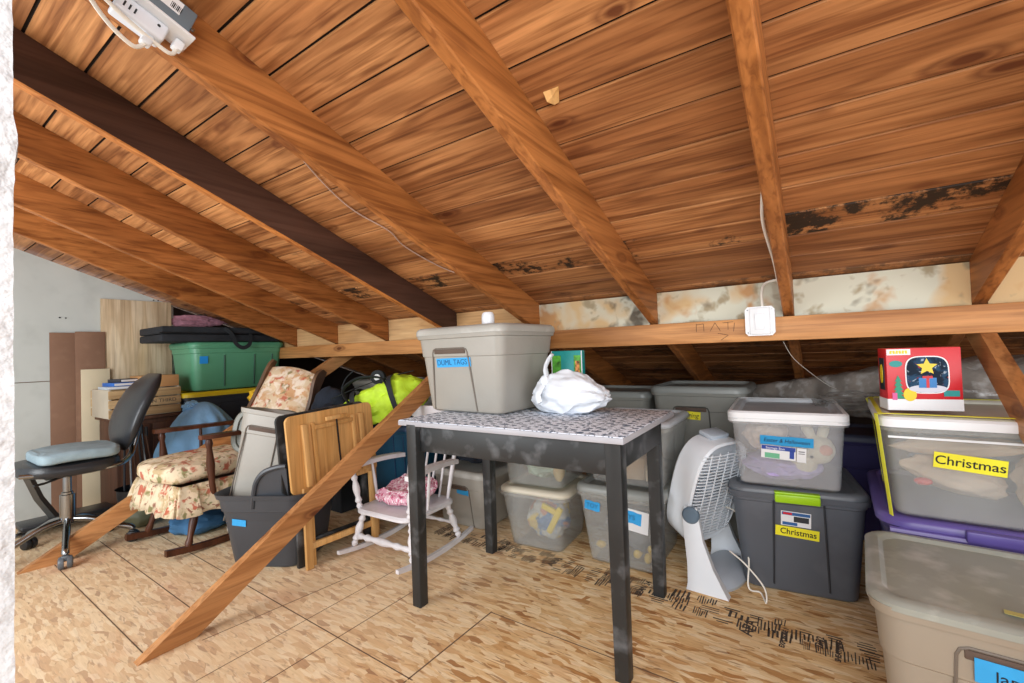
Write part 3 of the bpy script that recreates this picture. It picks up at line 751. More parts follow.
for k, (x, y, z, s, r_, m) in enumerate(((.35, 1.93, .56, (.13, .06, .05), (0, .3, .1), PAPERB), (.36, 1.92, .655, (.16, .05, .028), (0, -.05, 0), PAPERB), (.62, 1.93, .60, (.16, .07, .09), (.2, -.5, 0), PAPERB), (.50, 2.12, .60, (.24, .14, .10), (0, 0, 0), plain('grey_blue_bag', '#8b96a3', .7, .1)))):
    o = MB().blob((0, 0, 0), s, .22, 1.6, k+20, rot=r_).build('paper_bag', m); o.location = (x, y, z)
    tag(o, ['crumpled tan paper bag at the lower left of the strapped bin', 'flat tan paper bag along the top of the strapped bin', 'large tan paper bag at the right of the strapped bin', 'grey blue bag filling the middle back of the strapped bin'][k], 'bag')
o = lump('red_ornament', 'small red ornament at the lower left of the strapped bin', 'ornament', (.265, 1.845, .555), (.022, .014, .012), RED, 1, .05, sub=3)

# red box (the printed figures on it are left generic)
rb = thing('gift_box', 'red and white printed box standing on the strapped clear bin', 'box', (.285, 1.885, .7680), 0, rot=(0, radians(0), radians(9)))
rb.scale = (1.03, 1.0, 1.04)
MB().box((0, .04, .095), (.178, .08, .19), bev=.002).build('carton', RED, rb)
MB().box((0, -.0008, .017), (.178, .001, .034)).box((-.0898, .04, .017), (.001, .08, .034)).build('white_band', WHITEP, rb)
MB().prism([(.0+x*.052, .108+z*.057) for x, z in [(cos(a)*abs(cos(a))**-.45 if abs(cos(a)) > .01 else 0, sin(a)*abs(sin(a))**-.45 if abs(sin(a)) > .01 else 0) for a in [2*pi*j/40+.01 for j in range(40)]]], 'y', -.0022, -.0008).build('picture_border', WHITEP, rb, Matrix.Translation((.008, 0, 0)))
MB().prism([(.0+x*.049, .108+z*.054) for x, z in [(cos(a)*abs(cos(a))**-.45, sin(a)*abs(sin(a))**-.45) for a in [2*pi*j/40+.01 for j in range(40)]]], 'y', -.0030, -.0020).build('picture', floral('night_scene_print', [('#2b4a66', .5, .6, 2), ('#a8b6c4', .62, .68, 5), ('#b03038', .66, .7, 4)], '#1c2836', 16), rb, Matrix.Translation((.008, 0, 0)))
mb = MB(); mb.prism([(.045*cos(a)+.008, .066+.012*sin(a)) for a in [2*pi*j/24 for j in range(24)]], 'y', -.0036, -.0030); mb.build('snow_print', plain('snow_print', '#c7c9d6', .5), rb)
# plain generic picture: a wrapped blue present with a red bow under a yellow star
mb = MB(); mb.prism([(.008+(.026 if k % 2 == 0 else .012)*sin(pi*k/5), .132+(.026 if k % 2 == 0 else .012)*cos(pi*k/5)) for k in range(10)], 'y', -.0042, -.0034); mb.build('star_print', plain('yellow_print', '#e5c83a', .5), rb)
MB().box((.008, -.0042, .084), (.042, .001, .030)).build('present_print', plain('blue_print', '#2e7cc0', .5), rb)
MB().box((.008, -.0048, .084), (.007, .001, .030)).box((.008, -.0048, .101), (.024, .001, .007)).build('bow_print', RED, rb)
MB().prism([(-.066+.016*cos(a), .142+.010*sin(a)) for a in [2*pi*j/20 for j in range(20)]], 'y', -.0020, -.0006).build('badge', TEAL, rb)
MB().box((.063, -.0012, .052), (.036, .0014, .018)).build('badge', TEAL, rb)
MB().box((-.058, -.0012, .178), (.058, .0014, .018)).build('title_panel', WHITEP, rb)
mb = MB()
for k in range(6): mb.box((-.077+k*.0075, -.0022, .178), (.0055, .0008, .010), (0, .1*((-1)**k), 0))
mb.build('title_panel', YELLOW, rb)
mb = MB()
for k in range(5): mb.prism([(-.062-.016+.002*k, .035+k*.013), (-.062+.016-.002*k, .035+k*.013), (-.062, .055+k*.013)], 'y', -.0022-.0002*k, -.0010)
mb.build('tree_print', plain('green_print', '#1f8a6c', .5), rb)
MB().prism([(-.035+.016*cos(a), .048+.02*sin(a)) for a in [2*pi*j/20 for j in range(20)]], 'y', -.0032, -.0022).build('bauble_print', YELLOW, rb)
MB().box((-.072, -.0024, .042), (.012, .001, .022)).build('gift_print', plain('pink_print', '#d65a98', .5), rb)
MB().box((-.0905, .04, .11), (.001, .045, .10), bev=0).build('picture', plain('dark_print', '#1f3542', .5, .5, 30), rb)
MB().prism([(.04+.012*cos(a), .11+.03*sin(a)) for a in [2*pi*j/20 for j in range(20)]], 'x', -.0925, -.0912).build('bauble_print', YELLOW, rb)

# foreground tote
T12 = tote('large dusty taupe tote with pale lid at the lower right corner', (.385, 1.485, 0), radians(-4), .50, .38, .555, .44, .41, BEIGE, OLIVEL,
           recess=(.0, .165, .15, .01, .362), groove=TAUPED, lidh=.016, over=.016, r=.045, ledge=.70)
o, M = label_plate(T12, 'tape_label', TAPEB, -.03, .322, .19, .05, radians(-1), off=.007)
text('laptops', .032, INK, o, M @ Matrix.Translation((-.02, -.004, .0008)))
o = MB().box((-.03, -.155, .4235), (.075, .018, .001), (0, 0, -.1)).build('tape_scrap', plain('faded_tape', '#b9b26a', .6), T12['t'])
o['label'] = 'faded yellow tape residue on the lid'

# plastic wrapped duct along the eave
dz = [(-.35, 2.95, .70, .05), (-.1, 2.85, .72, .075), (.15, 2.7, .74, .11), (.4, 2.56, .755, .15), (.7, 2.52, .77, .17), (1.0, 2.52, .77, .18), (1.35, 2.52, .77, .18)]
mb = MB(); loops = []
for i in range(61):
    t_ = i/60*(len(dz)-1); k = min(int(t_), len(dz)-2); f = t_-k
    x, y, z, r_ = [dz[k][j]*(1-f)+dz[k+1][j]*f for j in range(4)]
    lp_ = []
    for j in range(32):
        a = 2*pi*j/32; p = V((x, y+r_*cos(a), z+r_*sin(a)*.95))
        q = 1+.16*noise.fractal(V((x*3, cos(a)*1.5, sin(a)*1.5)), 1, 2, 4)+.03*sin(x*60+3*cos(a))
        lp_.append(V((x, y+r_*cos(a)*q, z+r_*sin(a)*.95*q)))
    loops.append(lp_)
mb.loft(loops); du = mb.build('wrapped_duct', FOIL)
tag(du, 'long duct wrapped in shiny crinkled plastic lying behind the bins', 'duct')
mb = MB().blob((0, 0, 0), (.16, .10, .05), .5, 2.4, 31, flat_bottom=.4); o = mb.build('plastic_sheet', WRAP); o.location = (.15, 2.42, .72)
tag(o, 'crumpled clear plastic sheet between the white-lidded bin and the red box', 'plastic')

# ------------------------------------------------------------ fan
fn = thing('floor_fan', 'white tilting floor fan with grey pivot knob, standing beside the charcoal tote', 'fan', (-.385, 2.12, 0), radians(-4))
MB().loft([[V((.0+w/2*cos(a)*1.0+cx, d/2*sin(a), z)) for a in [2*pi*j/32 for j in range(32)]] for (w, d, z, cx) in ((.19, .36, 0, .02), (.195, .365, .012, .02), (.17, .33, .03, .02), (.10, .26, .05, .01))]).build('base', FANG, fn)
for sgn in (-1, 1):
    mb = MB(); y = sgn*.185
    loops = []
    for (z, x0, x1, th) in ((0.0, -.070, .090, .03), (.03, -.064, .072, .026), (.10, -.064, .035, .022), (.20, -.072, .0, .018), (.29, -.078, -.014, .016), (.33, -.07, -.02, .012)):
        yy = y + (0)
        loops.append([V((x0, yy-th, z)), V((x1, yy-th, z)), V((x1, yy+th*.3, z)), V((x0, yy+th*.3, z))])
    mb.loft(loops).build('stand_arm', FANW, fn)
hd_M = Matrix.Translation((-.050, 0, .305)) @ Matrix.Rotation(radians(-24), 4, 'Z') @ Matrix.Rotation(radians(17), 4, 'Y')
mb = MB()
def sup(a, e=3.0): c, s = cos(a), sin(a); k = (abs(c)**e+abs(s)**e)**(-1/e); return c*k, s*k
def hl(x, ry, rz, e=3.2): return [V((x, ry*sup(2*pi*j/48, e)[0], rz*sup(2*pi*j/48, e)[1]+.07)) for j in range(48)]
mb.loft([hl(-.085, .09, .14), hl(-.08, .13, .19), hl(-.055, .158, .232), hl(.03, .165, .24), hl(.052, .163, .238), hl(.060, .155, .23), hl(.050, .148, .222), hl(.0, .145, .215)], True, True)
mb.build('housing', FANW, fn, hd_M)
gr = MB()
for k in range(27):                     # curved louvre bars across the front
    z = -.19+.38*k/26
    gr.tube([V((.052+.016*cos(t), .14*sin(t)*1.0, z+.07)) for t in [(-1+2*q/8)*pi/2 for q in range(9)]], .0028, 6)
for y in (-.10, -.05, 0, .05, .10): gr.tube([(.064, y, -.13), (.068, y, .07), (.064, y, .27)], .0028, 6)
gr.build('grille', FANW, fn, hd_M)
bl = MB()
for k in range(5):
    a = 2*pi*k/5
    bl.box((.02, .065*cos(a), .07+.065*sin(a)), (.004, .06, .11), (a, .3, 0), bev=.0015)
bl.spindle((0, 0, .07), (.04, 0, .07), [(0, .03), (.8, .03), (1, .02)], 20)
bl.build('blade', FANG, fn, hd_M)
MB().box((-.02, 0, .315), (.07, .11, .02), bev=.006).build('control_panel', FANG, fn, hd_M)
for sgn in (-1, 1): MB().spindle((-.045, sgn*.19, .300), (-.045, sgn*.208, .300), [(0, .034), (.7, .034), (1, .028)], 28).build('pivot_knob', plain('slate_knob', '#5c6f7f', .4), fn)
mb = MB().tube([(.02, .05, .28), (.09, .02, .24), (.115, -.02, .12), (.13, -.06, .02), (.17, -.02, .008), (.20, -.10, .01), (.15, -.15, .05), (.10, -.12, .12), (.06, -.05, .16)], .0035, 8)
def smooth_path(p, n=8):
    p = [V(q) for q in p]; out = []
    for i in range(len(p)-1):
        a, b, c, d = p[max(i-1, 0)], p[i], p[i+1], p[min(i+2, len(p)-1)]
        for k in range(n):
            t = k/n; out.append(.5*((2*b)+(c-a)*t+(2*a-5*b+4*c-d)*t*t+(3*b-a-3*c+d)*t**3))
    out.append(p[-1]); return out
mb.bm.free(); mb = MB().tube(smooth_path([(.02, .05, .28), (.10, .00, .26), (.135, -.05, .12), (.14, -.10, .02), (.18, -.09, .006), (.21, -.16, .006), (.20, -.13, .05), (.13, -.10, .11), (.07, -.08, .14)]), .0032, 8)
mb.build('power_cord', CORDW, fn)

# ------------------------------------------------------------ black table
tb = thing('table', 'black worn table with patterned white and grey top, in the centre', 'table', (-.945, 1.54, 0), radians(.8))
for (x, y) in ((.43, -.245), (-.40, -.265), (.40, .27), (-.425, .255)):
    lean = .012
    mb = MB(); w0, w1 = .026, .022
    mb.loft([rrect(2*w1, 2*w1, .004, 0, x, y, 2), rrect(2*w0, 2*w0, .004, .72, x-lean*0, y, 2)])
    mb.build('leg', BLACKW, tb)
MB().box((.01, -.255, .665), (.82, .022, .105), bev=.002).box((-.015, .262, .665), (.82, .022, .105), bev=.002).box((.42, 0, .665), (.022, .50, .105), bev=.002).box((-.415, 0, .665), (.022, .50, .105), bev=.002).build('apron', BLACKW, tb)
MB().box((0, .012, .7235), (.945, .605, .019), bev=.003).build('tabletop', plain('grey_table_edge', '#aaaab0', .4, .05), tb)
MB().box((0, .012, .7342), (.941, .601, .0026), bev=.001).build('patterned_cover', damask('damask_print'), tb)

# plastic bag
bg = thing('plastic_bag', 'white knotted plastic shopping bag on the table', 'bag', (-.845, 1.672, .7365), radians(8)); bg.scale = (1.0, 1.0, 1.14)
mb = MB(); t_ = bmesh.new(); bmesh.ops.create_icosphere(t_, subdivisions=5, radius=1)
for v in t_.verts:
    p = v.co.copy(); a = math.atan2(p.z, p.y)
    ridge = -.085*abs(sin(a*5+2.5*noise.noise(p*1.5)+p.x*2))*(1-abs(p.x)*.5)+.05+.16*noise.fractal(p*1.8+V((9, 2, 1)), 1, 2, 3)
    k = 1+ridge
    v.co = V((p.x*.155*k, p.y*.085*k, p.z*.085*k*(1.05-.35*max(0, p.x))+.0))
    if v.co.z < -.062: v.co.z = -.062
    v.co.z += .063
mb.merge(t_); mb.build('sack', WHITEB, bg)
mb = MB().tube(smooth_path([(-.085, -.03, .12), (-.09, -.04, .165), (-.075, -.03, .20), (-.06, -.03, .215)]), [.02]*8+[.016]*8+[.014]*8+[.006], 10, flat=.4)
mb.tube(smooth_path([(-.10, -.06, .10), (-.11, -.085, .07), (-.10, -.09, .04)]), [.018]*8+[.014]*8+[.006], 10, flat=.5)
mb.blob((-.09, -.045, .115), (.024, .02, .024), .2, 3, 3, 3)
mb.build('knotted_handle', WHITEB, bg)
# toy box behind it
tx = thing('toy_carton', 'teal and green printed box standing behind the white plastic bag', 'box', (-.93, 1.83, .7365))
MB().box((0, .0, .128), (.155, .03, .256), bev=.001).build('carton', TEAL, tx)
MB().box((-.05, -.0158, .16), (.045, .001, .15)).box((.055, -.0158, .17), (.035, .001, .13)).build('green_print', plain('green_leaf_print', '#4f9c2e', .5, .5, 40), tx)
MB().box((.055, -.0166, .17), (.02, .001, .08), bev=0).build('picture', plain('orange_print', '#c9803a', .5, .6, 60), tx)
for x_ in (-.075, .076): MB().box((x_, -.0162, .13), (.004, .001, .25)).build('white_edge', WHITEP, tx)

# ------------------------------------------------------------ child's white rocking chair
ch = thing('child_rocking_chair', 'small white painted rocking chair with turned legs, left of the black table', 'chair', (-1.785, 1.61, -.004), radians(2))
def turned(a, b, r): return [(0, r*.75), (.08, r*1.1), (.14, r*.7), (.2, r*1.25), (.3, r*.8), (.42, r*1.15), (.5, r*1.3), (.58, r*1.15), (.68, r*.75), (.76, r*1.2), (.84, r*.75), (.92, r), (1, r*.8)]
LEGS = {}
for sx_ in (-1, 1):
    x = sx_*.205
    # rocker
    mb = MB(); loops = []
    for k in range(17):
        y = -.265+.55*k/16; z = .012+.32*(y-.0)**2*1.1; h_ = .016*(1-.3*abs(k-8)/8)
        loops.append([V((x-.009, y, z-h_*.6)), V((x+.009, y, z-h_*.6)), V((x+.009, y, z+h_)), V((x-.009, y, z+h_))])
    mb.loft(loops).build('rocker', WHITEW, ch)
    for (yb, yt) in ((-.17, -.13), (.17, .13)):
        zb = .03+.35*yb**2
        mb = MB().spindle((x, yb, zb), (sx_*.165, yt, .212), turned(0, 0, .0155), 14); mb.build('leg', WHITEW, ch)
    # arm, its post and thin spindles
    mb = MB(); loops = []
    for k in range(13):
        t_ = k/12; y = -.20+.37*t_; xx = sx_*(.215-.02*t_); z = .435+.012*sin(t_*3)-.005*t_; w_ = .024*(1 if k > 1 else (.6+.25*k)); h_ = .011
        loops.append([V((xx-w_, y, z-h_)), V((xx+w_, y, z-h_)), V((xx+w_, y, z+h_)), V((xx-w_, y, z+h_))])
    mb.loft(loops); mb.build('armrest', WHITEW, ch)
    MB().spindle((sx_*.175, -.15, .225), (sx_*.208, -.165, .43), turned(0, 0, .0145), 14).build('arm_post', WHITEW, ch)
    MB().spindle((sx_*.178, -.03, .225), (sx_*.205, -.04, .43), [(0, .006), (.5, .009), (1, .006)], 10).build('arm_spindle', WHITEW, ch)
MB().spindle((-.19, -.16, .09), (.19, -.16, .09), turned(0, 0, .0145), 14).build('stretcher', WHITEW, ch)
MB().spindle((-.18, .16, .11), (.18, .16, .11), turned(0, 0, .009), 14).build('stretcher', WHITEW, ch)
MB().loft([rrect(.36, .34, .06, .208), rrect(.39, .37, .07, .216), rrect(.39, .37, .07, .228), rrect(.37, .35, .06, .236)]).build('seat', WHITEW, ch)
for k in range(6):
    u = -.15+.30*k/5
    big = k in (0, 5)
    MB().spindle((u, .15, .225), (u*1.12, .255, .64), [(0, .009 if big else .006), (.4, .012 if big else .007), (1, .008 if big else .005)], 10).build('back_spindle', WHITEW, ch)
mb = MB(); loops = []
for k in range(15):
    u = -1+2*k/14; x = u*.235; y = .262-.03*u*u*-1; z = .655; hgt = .045*(1-u**4*.55)+.004
    loops.append([V((x, y-.010, z-hgt*.6)), V((x, y+.010, z-hgt*.6)), V((x, y+.012, z+hgt)), V((x, y-.006, z+hgt))])
mb.loft(loops); mb.build('top_rail', WHITEW, ch)
mb = MB(); t_ = bmesh.new(); bmesh.ops.create_icosphere(t_, subdivisions=4, radius=1)
for v in t_.verts:
    p = v.co; sx1 = (1 if p.x > 0 else -1)*abs(p.x)**.6; sy1 = (1 if p.y > 0 else -1)*abs(p.y)**.6
    v.co = V((sx1*.15, sy1*.13, p.z*.03+.035*max(0, sy1)*1.2+.02*noise.noise(p*3)))
mb.merge(t_); o = mb.build('seat_cushion', PINKF); o.location = (-1.80, 1.63, .275); o.rotation_euler = (0, 0, .1)
tag(o, 'pink and white printed cushion on the small white rocking chair', 'cushion')

# ------------------------------------------------------------ folded tray tables
def tray(label, loc, mat, s=1.0, rz=0.0, bar=True):
    t = thing('folding_tray_table', label, 'folding table', loc, rz, rot=(0, radians(-3), rz))
    # lies in the local YZ plane, facing +X
    def up(c, size, bev=.003, nm='panel', m=mat, r=None):
        return MB().box(c, size, r, bev=bev).build(nm, m, t)
    L_ = []
    pl = [V((0, y, z)) for y, z in ((-.23, -.19), (.23, -.19), (.23, .19), (-.23, .19))]
    Rm = Matrix.Translation((0, 0, .55)) @ Matrix.Rotation(radians(3), 4, 'X')
    mb = MB(); prof = rrect(.47*s, .375*s, .03, 0)
    lp0 = [V((-.009, p.x, p.y)) for p in prof]; lp1 = [V((.009, p.x, p.y)) for p in prof]
    mb.loft([lp0, lp1]).build('panel', mat, t, Rm)
    for y in (-.155, .155): MB().box((.021, y, -.01), (.024, .028, .30), bev=.004).build('cleat', mat, t, Rm)
    for y in (-.11, .11): MB().box((.019, y, -.01), (.016, .02, .30), bev=.003).build('cleat', mat, t, Rm)
    MB().box((.020, 0, .115), (.02, .21, .022), bev=.003).build('crossbar', mat, t, Rm)
    if bar:
        MB().box((.034, .01, .146), (.014, .12, .02), bev=.003).build('latch_bar', mat, t, Rm)
        MB().box((.032, .01, .02), (.003, .008, .24)).build('locking_strap', DARKM, t, Rm)
    for y in (-.165, .20):
        MB().box((.015, y, .19), (.02, .035, .38), bev=.003).build('leg', mat, t)
        MB().box((-.012, y+.03, .19), (.02, .03, .38), bev=.003).build('leg', mat, t)
    MB().box((.004, .01, .10), (.02, .36, .03), bev=.003).build('stretcher', mat, t)
    return t
tray('folded light pine tray table leaning behind the diagonal brace', (-2.02, 1.375, 0), PINE, 1.0, radians(-3))
tray('folded black tray table leaning directly behind the pine one', (-2.075, 1.365, 0), BLACKW, 1.02, radians(-3), bar=False)

# ------------------------------------------------------------ black tote with a taupe tote in it
TB = tote('open black tote with blue tape on the floor, taupe tote stuck in it', (-2.30, 1.235, 0), radians(28), .36, .30, .46, .38, .36, BLACKT, None, r=.07, ledge=.76, ledge_out=.006, groove=BLACK)
o, M = label_plate(TB, 'tape_label', TAPEB, -.10, .225, .07, .032, radians(-6))
TG = tote('taupe tote tilted and wedged inside the open black tote', (-2.44, 1.16, .11), 0, .22, .18, .33, .25, .62, TAUPE, None, r=.05, ledge=.80, recess=(-.03, .085, .08, .06, .54), groove=TAUPED,
          rot=(radians(-8), radians(12), radians(36)))
o = MB().loft([[V((x*.9, 0, z)) for x, z in [sup(2*pi*j/40, 3.5) for j in range(40)]]]*1+[]) if False else None
mb = MB()
def lid_loop(k, y): return [V((.19*k*sup(2*pi*j/48, 3.6)[0], y, .13*k*sup(2*pi*j/48, 3.6)[1])) for j in range(48)]
mb.loft([lid_loop(1, .015), lid_loop(1.02, .0), lid_loop(.98, -.008), lid_loop(.88, -.008), lid_loop(.86, .004), lid_loop(.5, .004)])
o = mb.build('tote_lid', plain('olive_grey_lid', '#7c7e74', .4, .06)); o.location = (-2.60, 1.33, .585); o.rotation_euler = (radians(-12), radians(6), radians(42))
tag(o, 'grey olive tote lid standing between the taupe tote and floral backrest', 'lid')
mb = MB().prism([(-.10, 0), (.07, 0), (.07, .197), (.03, .195), (-.03, .175), (-.07, .13), (-.088, .07)], 'y', -.012, .012)
mb.tube(smooth_path([(-.10, -.012, 0), (-.088, -.012, .07), (-.07, -.012, .13), (-.03, -.012, .175), (.03, -.012, .195), (.07, -.012, .198)]), .012, 8)
o = mb.build('bin_end', BLACKT); o.location = (-2.16, 1.13, .30); o.rotation_euler = (radians(8), 0, radians(38))
tag(o, 'curved dark grey plastic piece poking from the black tote', 'plastic part')

# ------------------------------------------------------------ floral rocking chair
rc = thing('rocking_chair', 'dark wooden rocking chair with floral cushion and pleated skirt, behind the black tote', 'chair', (-2.97, 1.155, 0), radians(4))
for sx_ in (-1, 1):
    x = sx_*.23
    mb = MB(); loops = []
    for k in range(21):
        y = -.30+.78*k/20; z = .016+.26*(y-.02)**2; h_ = .02
        loops.append([V((x-.012, y, z-h_*.6)), V((x+.012, y, z-h_*.6)), V((x+.012, y, z+h_)), V((x-.012, y, z+h_))])
    mb.loft(loops).build('rocker', WOODDK, rc)
    for yb, yt in ((-.20, -.13), (.22, .16)):
        MB().spindle((x, yb, .03+.26*yb*yb), (sx_*.19, yt, .27), [(0, .014), (.1, .018), (.2, .013), (.5, .02), (.8, .014), (.9, .018), (1, .014)], 12).build('leg', WOODDK, rc)
    # arms
    MB().spindle((sx_*.262, -.09, .25), (sx_*.268, -.11, .585), [(0, .014), (.15, .02), (.3, .014), (.6, .021), (.85, .013), (.93, .019), (1, .014)], 12).build('arm_post', WOODDK, rc)
    MB().spindle((sx_*.262, .10, .27), (sx_*.268, .10, .585), [(0, .008), (.5, .011), (1, .008)], 10).build('arm_spindle', WOODDK, rc)
    mb = MB(); loops = []
    for k in range(15):
        t_ = k/14; y = -.15+.50*t_; xx = sx_*(.265-.01*t_); w_ = .035*(.55+.45*min(1, k/2))*(1-.3*t_); z = .60-.012*t_
        loops.append([V((xx-w_, y, z-.011)), V((xx+w_, y, z-.011)), V((xx+w_, y, z+.011)), V((xx-w_, y, z+.011))])
    mb.loft(loops).build('armrest', WOODDK, rc)
MB().box((0, 0.01, .275), (.46, .44, .03), bev=.01).build('seat_frame', WOODDK, rc)
mb = MB(); t_ = bmesh.new(); bmesh.ops.create_icosphere(t_, subdivisions=5, radius=1)
for v in t_.verts:
    p = v.co; q = lambda s: (1 if s > 0 else -1)*abs(s)**.55
    v.co = V((q(p.x)*.235, q(p.y)*.27-.01, q(p.z)*.058+.012*noise.noise(p*2.5)))
mb.merge(t_); o = mb.build('seat_cushion', FLORAL, rc, Matrix.Translation((0, -.01, .415)))
# pleated skirt
mb = MB(); top, bot = [], []
def sk(u, flare, z, amp):
    # u runs around front and both sides
    per = [(-.25, .22), (-.25, -.24), (.25, -.24), (.25, .22)]; Ls = [.46, .50, .46]; d = u*sum(Ls)
    for i, l in enumerate(Ls):
        if d <= l or i == 2:
            a, b = V(per[i]+(0,)), V(per[i+1]+(0,)); p = a.lerp(b, min(1, d/l)); n = [V((-1, 0, 0)), V((0, -1, 0)), V((1, 0, 0))][i]; break
        d -= l
    w_ = (u*15) % 1.0
    ple = amp*(w_*1.0)
    corner = 1.0
    q = p + n*(flare+ple); 
    if abs(p.x) > .22 and p.y < -.2: q = p + V(((1 if p.x > 0 else -1)*(flare+ple)*.7, -(flare+ple)*.7, 0))
    return V((q.x, q.y, z+ (.006*sin(u*60) if z < .3 else 0)))
n_ = 240
loops = [[sk(i/n_, f, z, a) for i in range(n_+1)] for f, z, a in ((.0, .362, .0), (.012, .33, .008), (.025, .27, .018), (.04, .215, .026))]
mb.loft(loops, False, False, closed=False)
so = mb.build('skirt', FLORAL, rc, sharp=80)
md = so.modifiers.new('thick', 'SOLIDIFY'); md.thickness = .004
# padded back with curved wooden wings, turned a little towards the room
Rb = Matrix.Translation((-.06, .35, .40)) @ Matrix.Rotation(radians(26), 4, 'Z') @ Matrix.Rotation(radians(-24), 4, 'X') @ Matrix.Rotation(radians(14), 4, 'Y')
mb = MB(); loops = []; NX, NZ = 24, 34
import itertools
def backpt(i, j, side):
    u = -1+2*i/NX; v_ = j/NZ; wdt = .215-.015*v_
    th = .045*(1-abs(u)**4)*(1-abs(2*v_-1)**6)
    tuft = 0
    for (tu, tv) in ((-.45, .68), (.45, .68), (0, .42), (-.45, .2), (.45, .2)):
        d = sqrt(((u-tu)*.2)**2+((v_-tv)*.6)**2); tuft += .028*math.exp(-(d/.035)**2)
    rnd = 1-.06*max(0, v_-.85)/.15*u*u
    return V((u*wdt, (-(th-tuft) if side else .012), v_*.60*rnd))
for side in (1, 0):
    g = [[mb.bm.verts.new(backpt(i, j, side)) for i in range(NX+1)] for j in range(NZ+1)]
    for j in range(NZ):
        for i in range(NX): mb.bm.faces.new((g[j][i], g[j][i+1], g[j+1][i+1], g[j+1][i]))
mb.build('backrest', FLORALB, rc, Rb, sharp=60, recalc=False)
mb = MB()
for sx_ in (-1, 1):
    loops = []
    for k in range(21):
        t_ = k/20; z = -.10+.72*t_; fw = .012+.06*math.exp(-((t_-.88)/.16)**2)*(1 if sx_ > 0 else .25)+.01*t_
        if t_ > .95: fw *= 1-(t_-.95)*9
        loops.append([V((sx_*(.21-.02*t_), .02, z)), V((sx_*(.232-.02*t_), .02, z)), V((sx_*(.232-.02*t_), -fw, z)), V((sx_*(.21-.02*t_), -fw, z))])
    MB().loft(loops).build('back_wing', WINGW, rc, Rb)
mb.bm.free()
MB().box((0, .022, .56), (.40, .022, .05), bev=.008).build('top_rail', WOODDK, rc, Rb)
MB().box((0, .024, .24), (.40, .015, .60), bev=.004).build('back_panel', WOODDK, rc, Rb)

# ------------------------------------------------------------ office chair
oc = thing('office_chair', 'black vinyl office chair with chrome base, beside the white wall end', 'chair', (-3.38, .65, 0), 0)
mb = MB(); loops = []
for (k, z) in ((.86, .435), (.97, .443), (1, .455), (1, .478), (.96, .494), (.85, .50)):
    loops.append([V((.22*k*sup(2*pi*j/48, 3)[0], .205*k*sup(2*pi*j/48, 3)[1], z + .012*max(0, -sup(2*pi*j/48, 3)[1])**2)) for j in range(48)])
mb.loft(loops).build('seat', BLACKV, oc)
MB().box((0, 0, .428), (.20, .20, .02), bev=.006).build('seat_plate', DARKM, oc)
MB().spindle((0, 0, .16), (0, 0, .43), [(0, .032), (.55, .032), (.56, .024), (.6, .024), (.61, .018), (.9, .018), (.92, .03), (1, .03)], 20).build('gas_stem', CHROME, oc)
for k in range(5):
    a = radians(-13+72*k); d = V((cos(a), sin(a), 0))
    MB().tube(smooth_path([d*.02+V((0, 0, .175)), d*.10+V((0, 0, .16)), d*.20+V((0, 0, .11)), d*.265+V((0, 0, .085)), d*.275+V((0, 0, .07))], 4), .0155, 10).build('base_arm', CHROME, oc)
    p = d*.275; q = V((-d.y, d.x, 0))
    c = MB(); 
    for s in (-1, 1): c.spindle(p+q*s*.006+V((0, 0, .031)), p+q*s*.028+V((0, 0, .031)), [(0, .030), (.5, .031), (.85, .028), (1, .016)], 20)
    c.box(p+V((0, 0, .052)), (.03, .03, .03), (0, 0, a), bev=.008)
    c.build('caster', plain('caster_plastic', '#5d646b', .35) if k == 0 else BLACK, oc)
Rb = Matrix.Translation((0, .215, .49)) @ Matrix.Rotation(radians(-16), 4, 'X')
mb = MB(); loops = []
for k in range(21):
    t_ = k/20; z = .02+.46*t_; w_ = .20*(1-abs(2*t_-1)**3.2*.5)+.005; y = -.055*sin(t_*pi)*.4+.05*t_*t_
    th = .034*(1-abs(2*t_-1)**4)+.008
    loops.append([V((w_*sup(2*pi*j/40, 3)[0], y+th*sup(2*pi*j/40, 2.4)[1], z)) for j in range(40)])
mb.loft(loops).build('backrest', BLACKV, oc, Rb)
MB().tube(smooth_path([(0, .05, .425), (0, .18, .42), (0, .26, .45), (0, .295, .55), (0, .32, .68)]), .014, 10, flat=1).build('back_support', CHROME, oc)
MB().tube(smooth_path([(0.16, -.20, .47), (.2, 0, .455), (.17, .17, .45), (.05, .26, .47), (0, .29, .52)]), .011, 10).build('frame_rail', CHROME, oc)
MB().tube([(0.1, 0, .435), (.2, -.12, .425), (.22, -.16, .425)], .006, 8).build('height_lever', BLACK, oc)
mb = MB(); t_ = bmesh.new(); bmesh.ops.create_icosphere(t_, subdivisions=5, radius=1)
for v in t_.verts:
    p = v.co; q = lambda s, e=.45: (1 if s > 0 else -1)*abs(s)**e
    v.co = V((q(p.x)*.19, q(p.y, .3)*.165, q(p.z, .5)*.033 + .003*sin(q(p.y)*5+2)+.003*noise.noise(p*4)))
mb.merge(t_); o = mb.build('seat_cushion', SEATC); o.location = (-3.35, .672, .536)
tag(o, 'folded grey blue cushion lying on the black office chair seat', 'cushion')

# exercise bench frame behind it
eb = thing('exercise_bench', 'black padded bench with a slanted metal leg against the grey wall', 'bench', (-3.86, .72, 0), 0)
MB().box((0, .02, .075), (.18, .42, .035), bev=.012).build('pad', BLACKV, eb)
MB().tube([(0, -.17, .44), (0, -.10, .22), (0, -.02, .06)], .022, 4).build('upright', plain('grey_steel', '#5d5c58', .4, .1, 8, metal=.5), eb)
MB().tube([(.0, -.2, .03), (.0, .24, .03)], .014, 8).tube([(-.12, -.16, .016), (.12, -.16, .016)], .014, 8).tube([(-.12, .2, .016), (.12, .2, .016)], .014, 8).build('foot_rail', CHROME, eb)

